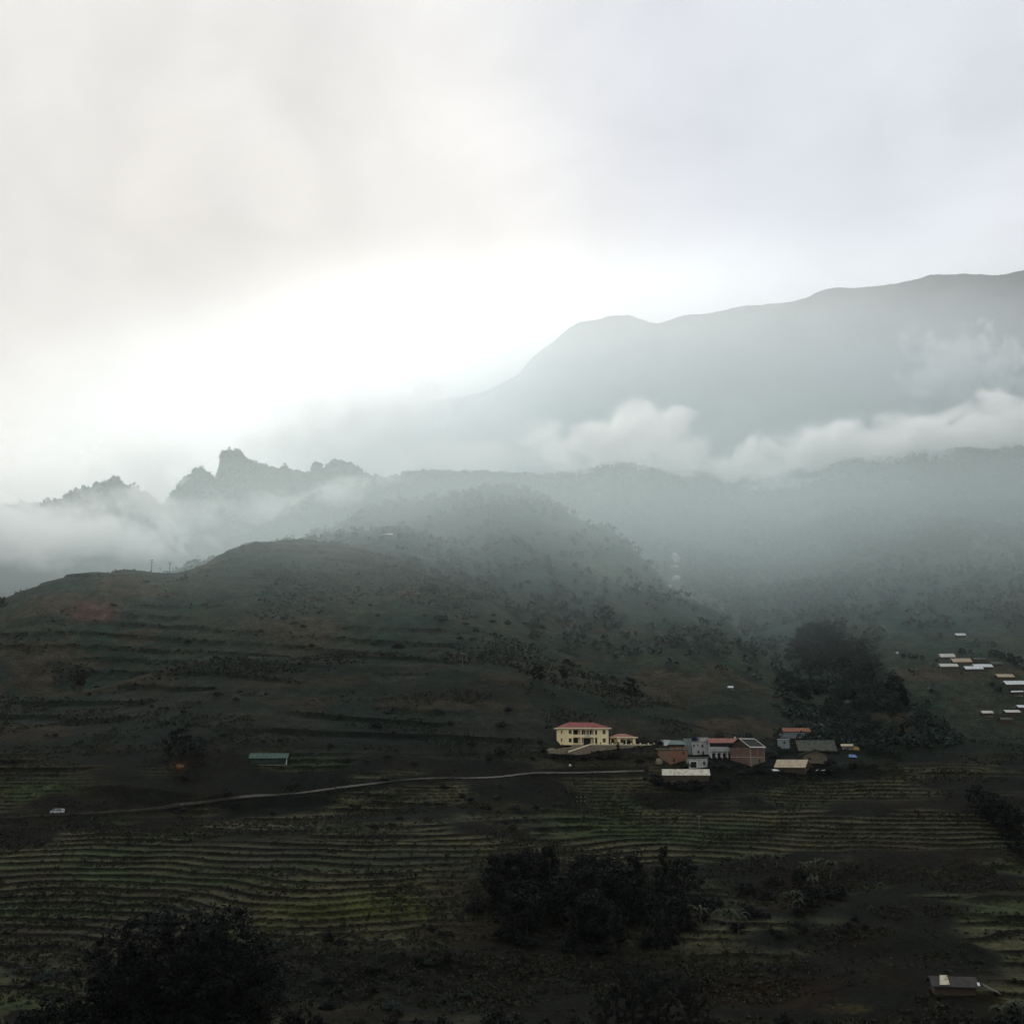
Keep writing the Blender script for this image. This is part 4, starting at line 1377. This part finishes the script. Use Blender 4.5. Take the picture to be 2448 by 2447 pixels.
def proto_tree(kind, seed, h=10.0):
    """unit trees 10 m tall; returns (crown mesh obj, trunk obj, root)"""
    r = np.random.default_rng(seed)
    limbs, cs, rs = [], [], []
    mat, size, n, flat = G_leaf, 0.30, 46, 0.8
    if kind == 'broad':
        top = Vector((r.normal() * 0.4, r.normal() * 0.4, 5.2))
        n = 60
        limbs.append(((0, 0, -0.6), tuple(top), 0.34, 0.2))
        for i in range(26):
            a = r.random() * 6.283
            el = r.random()
            rad = (1.2 + 2.6 * math.sin(math.pi * (0.15 + 0.75 * el))) * (0.55 + 0.5 * r.random())
            c = Vector((math.cos(a) * rad, math.sin(a) * rad, 1.7 + 7.3 * el))
            cs.append(c)
            rs.append(0.75 + 0.75 * r.random())
            if i % 3 == 0:
                limbs.append((tuple(Vector((0, 0, 2.2 + 3 * el))), tuple(c), 0.13, 0.04))
    elif kind == 'tall':
        limbs.append(((0, 0, -0.6), (0.2, 0.1, 9), 0.26, 0.05))
        for i in range(24):
            el = i / 24
            a = r.random() * 6.283
            rad = (1.5 - 0.9 * el) * r.random() + 0.2
            c = Vector((math.cos(a) * rad, math.sin(a) * rad, 1.8 + 7.8 * el))
            cs.append(c)
            rs.append(0.95 - 0.45 * el + 0.25 * r.random())
            if i % 3 == 0:
                limbs.append(((0.05, 0, max(c.z - 0.8, 0.5)), tuple(c), 0.08, 0.03))
        size = 0.26
    elif kind == 'cone':
        limbs.append(((0, 0, -0.6), (0, 0, 9.8), 0.24, 0.03))
        for i in range(40):
            el = (i / 40) ** 0.85
            a = i * 2.4
            rad = (2.3 * (1 - el) + 0.05) * (0.75 + 0.4 * r.random())
            c = Vector((math.cos(a) * rad * 0.8, math.sin(a) * rad * 0.8, 1.2 + 8.6 * el))
            cs.append(c)
            rs.append(0.3 + 0.8 * (1 - el))
            if i % 2 == 0:
                limbs.append(((0, 0, c.z - 0.1), tuple(c), 0.05, 0.02))
        size, n, mat, flat = 0.2, 60, G_dark, 0.8
    elif kind == 'bamboo':
        mat, size, n, flat = G_bamb, 0.26, 26, 0.8
        for i in range(16):
            a = r.random() * 6.283
            o = Vector((math.cos(a), math.sin(a), 0)) * (0.8 * r.random())
            lean = 0.5 + 2.0 * r.random()
            hh = 6.5 + 3.3 * r.random()
            pts = [o + Vector((math.cos(a) * lean * t * t, math.sin(a) * lean * t * t, hh * (t - 0.10 * t * t * t * lean))) for t in np.linspace(0, 1, 6)]
            for j in range(5):
                limbs.append((tuple(pts[j]), tuple(pts[j + 1]), 0.06, 0.045))
            for j in (2, 3, 4, 5):
                cs.append(pts[j])
                rs.append(0.55 + 0.35 * r.random())
    elif kind == 'shrub':
        size, n, flat = 0.42, 42, 0.75
        for i in range(14):
            a = r.random() * 6.283
            rad = 3.6 * r.random() ** 0.7
            c = Vector((math.cos(a) * rad, math.sin(a) * rad, 1.6 + (5.5 - 1.1 * rad) * r.random()))
            cs.append(c)
            rs.append(1.1 + 0.9 * r.random())
            if i % 2 == 0:
                limbs.append(((0, 0, -0.4), tuple(c), 0.12, 0.04))
    if kind == 'giant':
        mat, size, n = G_dark, 0.13, 90
        limbs.append(((0, 0, -0.6), (0.2, 0, 6), 0.4, 0.15))
        for i in range(80):
            a, el = r.random() * 6.283, r.random()
            rad = (1.6 + 2.4 * math.sin(math.pi * (0.2 + 0.7 * el))) * (0.35 + 0.75 * r.random())
            c = Vector((math.cos(a) * rad, math.sin(a) * rad, 1.0 + 8.3 * el))
            cs.append(c)
            rs.append(0.4 + 0.7 * r.random())
            if i % 5 == 0:
                limbs.append(((0, 0, 1.5 + 4 * el), tuple(c), 0.1, 0.03))
    vs, fs = leaves(np.array([tuple(c) for c in cs]), np.array(rs), n, size, r, flat)
    return vs, fs, mat, limbs


PROTO = {}


def get_proto(kind, var, dark=False):
    key = (kind, var, dark)
    if key not in PROTO:
        vs, fs, mat, limbs = proto_tree(kind, hash((len(kind), ord(kind[0]), var)) % 9999)
        names = {'giant': 'broadleaf_tree', 'broad': 'broadleaf_tree', 'tall': 'slender_tree', 'cone': 'columnar tree_tree', 'bamboo': 'bamboo_clump', 'shrub': 'shrub'}
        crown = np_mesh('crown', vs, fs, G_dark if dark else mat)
        tr_ = trunk_mesh(limbs).build('stems' if kind in ('bamboo', 'shrub') else 'trunk', G_stem if kind == 'bamboo' else G_bark)
        PROTO[key] = (names[kind], crown.data, tr_.data)
        bpy.data.objects.remove(crown)
        bpy.data.objects.remove(tr_)
    return PROTO[key]


def plant(kind, p, h, label, group=None, wide=1.0, dark=False, cat=None):
    nm, cm, tm = get_proto(kind, random.randrange(2 if kind == 'giant' else 4), dark)
    root = empty(nm, p, random.uniform(0, 6.28))
    s = h / 10.0
    root.scale = (s * wide * random.uniform(0.9, 1.1), s * wide * random.uniform(0.9, 1.1), s)
    tag(root, label, cat or {'shrub': 'bush', 'bamboo': 'bamboo'}.get(kind, 'tree'), group)
    link(bpy.data.objects.new('crown', cm), root)
    link(bpy.data.objects.new('stems' if kind in ('bamboo', 'shrub') else 'trunk', tm), root)
    return root


def plant_px(kind, px, py, hpx, label, group=None, wide=1.0, dark=False, ymin=215.0, cat=None):
    h_ = hit(px, py, ymin)
    if h_ is None:
        return None
    s = scale_at(h_.y, h_.z)
    return plant(kind, Vector((h_.x, h_.y, h_.z - 0.2)), hpx * s, label, group, wide, dark, cat)


def near_pt(px, Y):
    z = float(bilerp_z(px, Y))
    return Vector((float(xof(px, Y, z)), Y, z - 0.3))


# single plants one can name
plant_px('bamboo', 190, 1655, 76, 'bushy bamboo clump standing alone on the brown left hillside', wide=1.25)
plant_px('shrub', 4, 1450, 44, 'dark round bush on the ridge at the left edge', wide=0.9, dark=True)
plant_px('broad', 425, 1818, 84, 'dark tree above the orange earth scar', wide=1.1, dark=True)
plant_px('broad', 475, 1808, 52, 'smaller leafy tree right of the dark tree above the earth scar', wide=1.1)
plant_px('shrub', 272, 1450, 22, 'lone dark bush below the left ridge beside the reddish field')
plant_px('broad', 1289, 1628, 40, 'dark tree above the shoulder left of the school', wide=1.2, dark=True)
plant_px('bamboo', 1350, 1632, 48, 'feathery grey green bamboo right of the dark shoulder tree', wide=1.1)
plant_px('broad', 1508, 1668, 52, 'tree standing between the school and the valley grove', wide=1.0, dark=True)
plant_px('broad', 1452, 1492, 48, 'dark upright tree on the misty middle slope', wide=0.9, dark=True)
plant_px('shrub', 1131, 1432, 32, 'largest dark bush on the middle of the hazy hill')
plant_px('shrub', 1215, 1494, 24, 'small round bush right of and below the largest hillside bush')
plant_px('shrub', 1275, 1526, 32, 'broad dark bush near the foot of the hazy hill', wide=1.3)
plant_px('shrub', 1051, 1484, 30, 'wide low bush left of the hill foot bushes', wide=1.5)
plant_px('broad', 1337, 1742, 50, 'tree crown hugging the dark slope left of the school', wide=1.2, dark=True) if False else None
plant_px('shrub', 1345, 1786, 16, 'small tree in front of the left side wall of the school', wide=0.7)
plant_px('tall', 1478, 1795, 24, 'small dark cypress in front of the low annex', wide=1.2, dark=True)
plant_px('tall', 1436, 1790, 18, 'thin dark shrub before the right end of the school', wide=0.8, dark=True)
plant_px('broad', 2200, 1972, 36, 'single bushy tree in the terraces below the far hamlet') if False else None

# rows of shrubs round the village
for (px, py, hp, wd_, dk) in [(1330, 1812, 26, 1.3, 1), (1365, 1816, 28, 1.3, 1), (1400, 1818, 30, 1.3, 1), (1438, 1815, 28, 1.2, 1), (1470, 1812, 24, 1.3, 1),
                              (1500, 1815, 24, 1.3, 0), (1530, 1822, 24, 1.2, 1), (1556, 1814, 20, 1.2, 0)]:
    plant_px('shrub', px, py, hp, 'dark bush in the thicket below the school terrace wall', 'bushes under the school terrace', wd_, bool(dk))
for (px, py, hp) in [(1562, 1876, 52), (1600, 1884, 34), (1618, 1886, 44), (1638, 1888, 50), (1660, 1888, 48), (1676, 1888, 34), (1708, 1884, 26), (1735, 1872, 26), (1575, 1880, 38)]:
    plant_px('shrub', px, py, hp, 'dark bush in front of the long low white roof', 'bushes before the white roofed shed', 1.2, True)
for (px, py, hp) in [(1640, 1834, 26), (1702, 1832, 24), (1725, 1834, 26), (1748, 1836, 24), (1690, 1824, 20)]:
    plant_px('shrub', px, py, hp, 'green bush between the white house and the flat roofed hut', 'bushes among the village houses', 1.2)
for (px, py, hp) in [(1770, 1850, 22), (1790, 1852, 24), (1815, 1850, 22), (1838, 1846, 22), (1862, 1852, 22), (1852, 1812, 30), (1960, 1850, 28), (1985, 1846, 34),
                     (2008, 1840, 34), (2035, 1836, 30), (2065, 1834, 28), (1975, 1832, 26), (2000, 1822, 22), (1900, 1858, 18), (2090, 1838, 24)]:
    plant_px('shrub', px, py, hp, 'dark bush round the foot of the brick house and the tan shed', 'bushes at the right side of the village', 1.2, random.random() < 0.5)
for (px, py, hp) in [(1862, 1765, 30), (1946, 1772, 26), (1970, 1770, 24), (1990, 1772, 30), (2080, 1800, 36), (2110, 1806, 32), (2140, 1808, 30), (1720, 1766, 22), (1790, 1768, 20)]:
    plant_px('broad', px, py, hp, 'leafy tree behind the village roofs', 'trees behind the village roofs', 1.2)

# grove filling the valley behind the village
gr = np.random.default_rng(21)
cnt = 0
LG = 'dark leafy tree in the dense grove of the valley behind the village'
grove_box = [(1830, 1760, 1500, 1570), (1850, 2050, 1545, 1660), (1900, 2250, 1640, 1795), (1800, 1960, 1600, 1680)]
spots = []
while len(spots) < 105:
    px = gr.uniform(1800, 2270)
    py = gr.uniform(1520, 1800)
    # an uneven wedge: narrow above, broad by the village
    lo = 1905 - (py - 1520) * 0.15
    hi = 2010 + (py - 1520) * 1.0
    if py > 1690:
        lo = 1955 + (py - 1690) * 0.6
    if not (lo < px < hi) or px > 2280:
        continue
    if py > 1790 and px < 2060:
        continue
    spots.append((py, px))
spots.sort()
for (py, px) in spots:
    plant_px(random.choice(['broad', 'broad', 'tall', 'broad']), px, py, random.uniform(22, 50), LG, 'trees of the valley grove', random.uniform(1.1, 1.6), random.random() < 0.12)
for (px, py, hp) in [(1935, 1535, 50), (1955, 1548, 62), (1980, 1555, 66), (2005, 1560, 52), (1968, 1540, 64), (2025, 1568, 44)]:
    plant_px('broad', px, py, hp, 'big dark crown at the top of the valley grove', 'big crowns topping the valley grove', 1.35, False)
# dark thicket left of the hamlet
for (px, py, hp) in [(2160, 1572, 12), (2175, 1574, 14), (2190, 1575, 14), (2205, 1577, 12), (2376, 1572, 22), (2395, 1576, 20), (2415, 1582, 24), (2436, 1590, 24),
                     (2300, 1562, 16), (2320, 1566, 14), (2240, 1582, 10), (2232, 1594, 10), (2390, 1652, 14), (2372, 1640, 12), (2300, 1612, 8)]:
    plant_px('broad', px, py, hp, 'dark tree among the roofs of the far hamlet', 'trees of the far hamlet', 1.3, True)
# clump at the right edge below the hamlet
for (px, py, hp) in [(2335, 1925, 52), (2350, 1945, 62), (2368, 1960, 70), (2385, 1975, 66), (2405, 1985, 70), (2425, 1998, 60), (2442, 2010, 70), (2395, 2005, 50),
                     (2420, 2030, 46), (2445, 2040, 50)]:
    plant_px('broad', px, py, hp, 'black green tree in the clump spilling down at the right edge', 'trees of the right edge clump', 1.2, True)
# dark wood in the middle foreground
for k in range(48):
    px = 1180 + 460 * gr.random()
    py = 2110 + 165 * gr.random()
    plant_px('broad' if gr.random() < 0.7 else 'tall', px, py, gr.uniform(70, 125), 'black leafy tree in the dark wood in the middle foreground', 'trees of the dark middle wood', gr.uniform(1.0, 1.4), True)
for k in range(30):
    a_ = gr.uniform(0, 6.28)
    plant_px('shrub', 1410 + 270 * math.cos(a_), 2190 + 85 * math.sin(a_), gr.uniform(26, 55), 'low black bush on the fringe of the dark middle wood', 'bushes fringing the dark middle wood', gr.uniform(1.2, 1.8), True)
for k in range(16):
    px = 1560 + 480 * gr.random()
    py = 2110 + 90 * gr.random()
    plant_px('shrub', px, py, gr.uniform(36, 64), 'dark thicket bush among the banana plants', 'thicket bushes among the banana plants', gr.uniform(1.1, 1.5), True)
for k in range(14):
    px = 1640 + 460 * gr.random()
    py = 2180 + 60 * gr.random()
    plant_px('shrub', px, py, gr.uniform(16, 34), 'low dark bush on the bank below the banana plants', 'bushes below the banana plants', gr.uniform(1.1, 1.5), True)
# bottom edge of the picture
big = [(290, 2500, 205, 'giant'), (350, 2500, 262, 'giant'), (415, 2500, 296, 'giant'), (480, 2500, 290, 'giant'), (540, 2500, 236, 'giant'), (600, 2500, 170, 'giant'), (240, 2500, 140, 'broad'),
       (320, 2500, 150, 'shrub'), (380, 2500, 170, 'shrub'), (450, 2500, 190, 'shrub'), (520, 2500, 160, 'shrub'), (580, 2500, 120, 'shrub')]
for i, (px, py, hp, kd) in enumerate(big):
    p = near_pt(px, 219.0 + 3 * (i % 2))
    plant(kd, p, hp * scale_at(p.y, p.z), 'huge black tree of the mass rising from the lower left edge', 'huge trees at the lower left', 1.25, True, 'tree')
for (px, tip, lab) in [(1515, 2336, 'tallest black columnar tree at the bottom edge'), (1575, 2358, 'black columnar tree right of the tallest one at the bottom edge'),
                       (1652, 2372, 'separate black columnar tree right of the bottom pair'), (1448, 2388, 'short black columnar tree left of the tallest one at the bottom edge')]:
    p = near_pt(px, 221.0)
    s = scale_at(p.y, p.z)
    plant('giant', p, (2492 - tip) * s, lab, None, 0.85, True)
for (px, tip) in [(1180, 2392), (1240, 2405), (1300, 2418), (1370, 2410), (1700, 2430), (1000, 2425), (1060, 2410), (930, 2418), (860, 2432), (700, 2420), (760, 2430),
                  (60, 2395), (120, 2380), (180, 2370), (1880, 2425), (1960, 2432), (2210, 2420), (2270, 2410), (2330, 2400), (2400, 2388), (2440, 2380)]:
    p = near_pt(px, 222.0)
    s = scale_at(p.y, p.z)
    plant('shrub', p, (2490 - tip) * s, 'black bush cut by the bottom edge of the photo', 'bushes along the bottom edge', 1.1, True)
for k in range(46):
    px = 640 + 560 * gr.random() if k < 30 else 20 + 300 * gr.random()
    py = 2225 + 200 * gr.random() if k < 30 else 2330 + 100 * gr.random()
    plant_px('shrub', px, py, gr.uniform(16, 40), 'dark bush on the rough brown slope below the green terraces', 'bushes on the rough foreground slope', gr.uniform(1.1, 1.7), gr.random() < 0.6)
# bushes along the slope terraces and on the hazy hill
LB = {0: ('small dark bush dotted over the brown hill below the left ridge', 'bushes of the brown left hill'),
      1: ('faint bush dotted over the hazy middle hill', 'bushes of the hazy middle hill'),
      2: ('dark bush along the terrace banks above and below the road', 'bushes along the road terraces')}
areas = [(0, 300, 1200, 1360, 1560, 30, (8, 18)), (1, 860, 1500, 1330, 1600, 44, (8, 22)), (2, 420, 1300, 1690, 1990, 60, (12, 26)), (0, 40, 700, 1640, 1760, 16, (8, 18))]
for (g, x0, x1, y0, y1, n_, (a, b)) in areas:
    for k in range(n_):
        px, py = gr.uniform(x0, x1), gr.uniform(y0, y1)
        if g == 2 and (1320 < px < 1520 or 560 < px < 720 and 1780 < py < 1850):
            continue
        plant_px('shrub', px, py, gr.uniform(a, b), LB[g][0], LB[g][1], gr.uniform(1.1, 1.9), gr.random() < 0.5)
for (px, py, n_) in [(650, 1375, 9), (960, 1345, 8), (1010, 1375, 8), (1060, 1405, 8)]:
    for k in range(n_):
        plant_px('shrub', px + gr.uniform(-45, 45), py + gr.uniform(-10, 12), gr.uniform(14, 24), 'dark bush in the thickets just under the hill crest', 'thickets under the hill crest', 1.4)


# banana plants
def banana(px, py, hpx, lab, grp=None, stem=True):
    p = hit(px, py)
    s = scale_at(p.y, p.z)
    h = hpx * s
    root = empty('banana_plant', p - Vector((0, 0, 0.2)), random.uniform(0, 6))
    tag(root, lab, 'banana plant', grp)
    lean = Vector((random.uniform(-0.25, 0.25), random.uniform(-0.1, 0.1), 1)).normalized()
    top = lean * h * 0.6
    MB().tube((0, 0, 0), tuple(top), 0.16, 0.10, 7).build('stem', G_stem, root)
    for k in range(8):
        a = k * 2.4 + random.random()
        out = Vector((math.cos(a), math.sin(a), 0))
        side = Vector((-math.sin(a), math.cos(a), 0))
        ln = h * random.uniform(0.45, 0.75)
        rise = random.uniform(0.9, 1.9)
        vs, fs = [], []
        for i in range(8):
            t = i / 7
            c = top + out * ln * t * (0.9) + Vector((0, 0, ln * (rise * t - (rise + 0.1) * t * t)))
            wd2 = 0.34 * math.sin(math.pi * min(0.08 + t * 0.92, 1.0)) ** 0.7 + 0.02
            vs += [tuple(c - side * wd2 - Vector((0, 0, 0.08))), tuple(c), tuple(c + side * wd2 - Vector((0, 0, 0.08)))]
        for i in range(7):
            fs += [(3 * i, 3 * i + 1, 3 * i + 4, 3 * i + 3), (3 * i + 1, 3 * i + 2, 3 * i + 5, 3 * i + 4)]
        np_mesh('leaf', np.array(vs), np.array(fs), G_ban, root)
    return root


for (px, py, hp, lab) in [(1790, 2072, 40, 'banana plant above the small orange earth patch'), (1855, 2075, 40, 'banana plant right of the orange earth patch'),
                          (1930, 2100, 46, 'left plant of the big pale banana clump'), (1955, 2098, 56, 'middle plant of the big pale banana clump'),
                          (1985, 2100, 52, 'right plant of the big pale banana clump'), (1945, 2130, 44, 'front plant of the big pale banana clump'),
                          (1895, 2175, 58, 'tall banana plant on the dark bank in the lower middle'), (1912, 2185, 44, 'shorter banana plant leaning by the tall one on the dark bank'),
                          (1680, 2215, 62, 'leftmost banana plant with white stem at the wood edge'), (1737, 2232, 72, 'tall banana plant with straight white stem at the wood edge'),
                          (1765, 2232, 62, 'banana plant with leaning pale stem at the wood edge'), (2425, 2440, 62, 'big banana plant at the lower right corner'),
                          (2385, 2446, 52, 'banana plant left of the one in the lower right corner')]:
    banana(px, py, hp, lab)

# ------------------------------------------------------------------ growth nobody could count
def scatter(name, n_try, mask_fn, size, per, hgt, mat, label, seed):
    r = np.random.default_rng(seed)
    px, Y, w_ = mask_fn(r, n_try)
    keep = r.random(len(px)) < w_
    px, Y = px[keep], Y[keep]
    z = bilerp_z(px, Y)
    X = xof(px, Y, z)
    c = np.stack([X, Y, z + hgt * 0.45], -1)
    rad = size * (0.6 + 0.8 * r.random(len(c)))
    vs, fs = leaves(c, rad, per, size * 0.42, r, hgt / size * 0.5)
    o = np_mesh(name, vs, fs, mat)
    tag(o, label, kind='stuff')
    return o


def m_forest(r, n):
    px = r.uniform(-100, 2550, n)
    Y = r.uniform(620, 1950, n) 
    X = xof(px, Y, bilerp_z(px, Y))
    iy = np.clip(np.searchsorted(Y_g, Y), 0, nrow - 1)
    ix = np.clip(np.searchsorted(px_g, px), 0, ncol - 1)
    wh = WH[iy, ix]
    sp = np.where(wh == 5, 1.0, 0.25)
    w_ = sp * np.where(wh >= 3, 0.25 + 0.75 * sstep(fbm(X / 120, Y / 120, 91, 4), -0.25, 0.25), 0)
    ham_ = (SX[iy, ix] > 2110) & (SY[iy, ix] > 1500) & (SY[iy, ix] < 1730)
    return px, Y, w_ * sstep(Y, 640, 800) * np.where(ham_, 0.06, 1) * np.where((np.abs(SX[iy, ix] - 1613) < 20) & (np.abs(SY[iy, ix] - 1368) < 50), 0, 1)


def m_scrub(r, n):
    px = r.uniform(-60, 2520, n)
    Y = 188 + 366 * r.random(n) ** 0.8
    iy = np.clip(np.searchsorted(Y_g, Y), 0, nrow - 1)
    ix = np.clip(np.searchsorted(px_g, px), 0, ncol - 1)
    X = TX[iy, ix]
    g = sstep(fbm(X / 26, Y / 16, 93, 4), 0.0, 0.3) * 0.5 + RS[iy, ix] * 0.5 * TA[iy, ix] * 0.5 + RO[iy, ix] * 0.4
    sy = SY[iy, ix]
    g = np.where((sy > 1800) & (sy < 1880) & (SX[iy, ix] > 500) & (SX[iy, ix] < 1560), g * 0.25, g)
    return px, Y, np.clip(g, 0, 1)


def m_grove(r, n):
    px = r.uniform(1780, 2330, n)
    Y = r.uniform(500, 800, n)
    iy = np.clip(np.searchsorted(Y_g, Y), 0, nrow - 1)
    ix = np.clip(np.searchsorted(px_g, px), 0, ncol - 1)
    sx, sy = SX[iy, ix], SY[iy, ix]
    lo, hi = 1880 + np.maximum(sy - 1690, 0) * 0.8, 2030 + (sy - 1520) * 1.05
    w_ = sstep(sx, lo - 40, lo + 30) * sstep(sx, hi + 40, hi - 40) * (sy > 1480) * (sy < 1805)
    X = TX[iy, ix]
    return px, Y, w_ * 0.9 * sstep(fbm(X / 22, Y / 26, 97, 3), -0.25, 0.25)


def m_slope(r, n):
    px = r.uniform(-60, 2300, n)
    Y = 520 + 480 * r.random(n)
    iy = np.clip(np.searchsorted(Y_g, Y), 0, nrow - 1)
    ix = np.clip(np.searchsorted(px_g, px), 0, ncol - 1)
    X = TX[iy, ix]
    g = sstep(fbm(X / 50, Y / 40, 95, 4), 0.05, 0.4) * 0.6 + RS[iy, ix] * TB[iy, ix] * 0.8
    return px, Y, np.clip(g, 0, 1) * (WH[iy, ix] <= 3)


scatter('forest', 42000, m_forest, 4.4, 12, 6.5, leaf_mat('forest_leaves', (0.020, 0.036, 0.033), (0.052, 0.080, 0.068), 0.03), 'far off woodland covering the misty middle and right slopes', 5)
scatter('grove_undergrowth', 9000, m_grove, 2.2, 12, 3.2, G_leaf, 'tangled growth filling the gaps of the valley grove', 9)
scatter('undergrowth', 80000, m_scrub, 0.8, 7, 0.7, G_rough, 'rough undergrowth and bank grass between the terraces', 6)
scatter('hillside_scrub', 50000, m_slope, 1.2, 8, 1.4, G_rough, 'low scrub in bands across the terraced hillsides', 8)

wr = np.random.default_rng(3)
wc = np.concatenate([a for a, _ in WOOD])
wy = np.concatenate([np.full(len(a), y) for a, y in WOOD])
vs, fs = leaves(wc, (2.0 + 3.4 * wr.random(len(wc)) ** 2) * np.where(wy > 3000, 1.3, 0.9), 16, 1.8, wr, 0.9)
tag(np_mesh('far_woodland', vs, fs, MATS['forest_leaves']), 'far off trees roughening the crests of crag and mountain', kind='stuff')
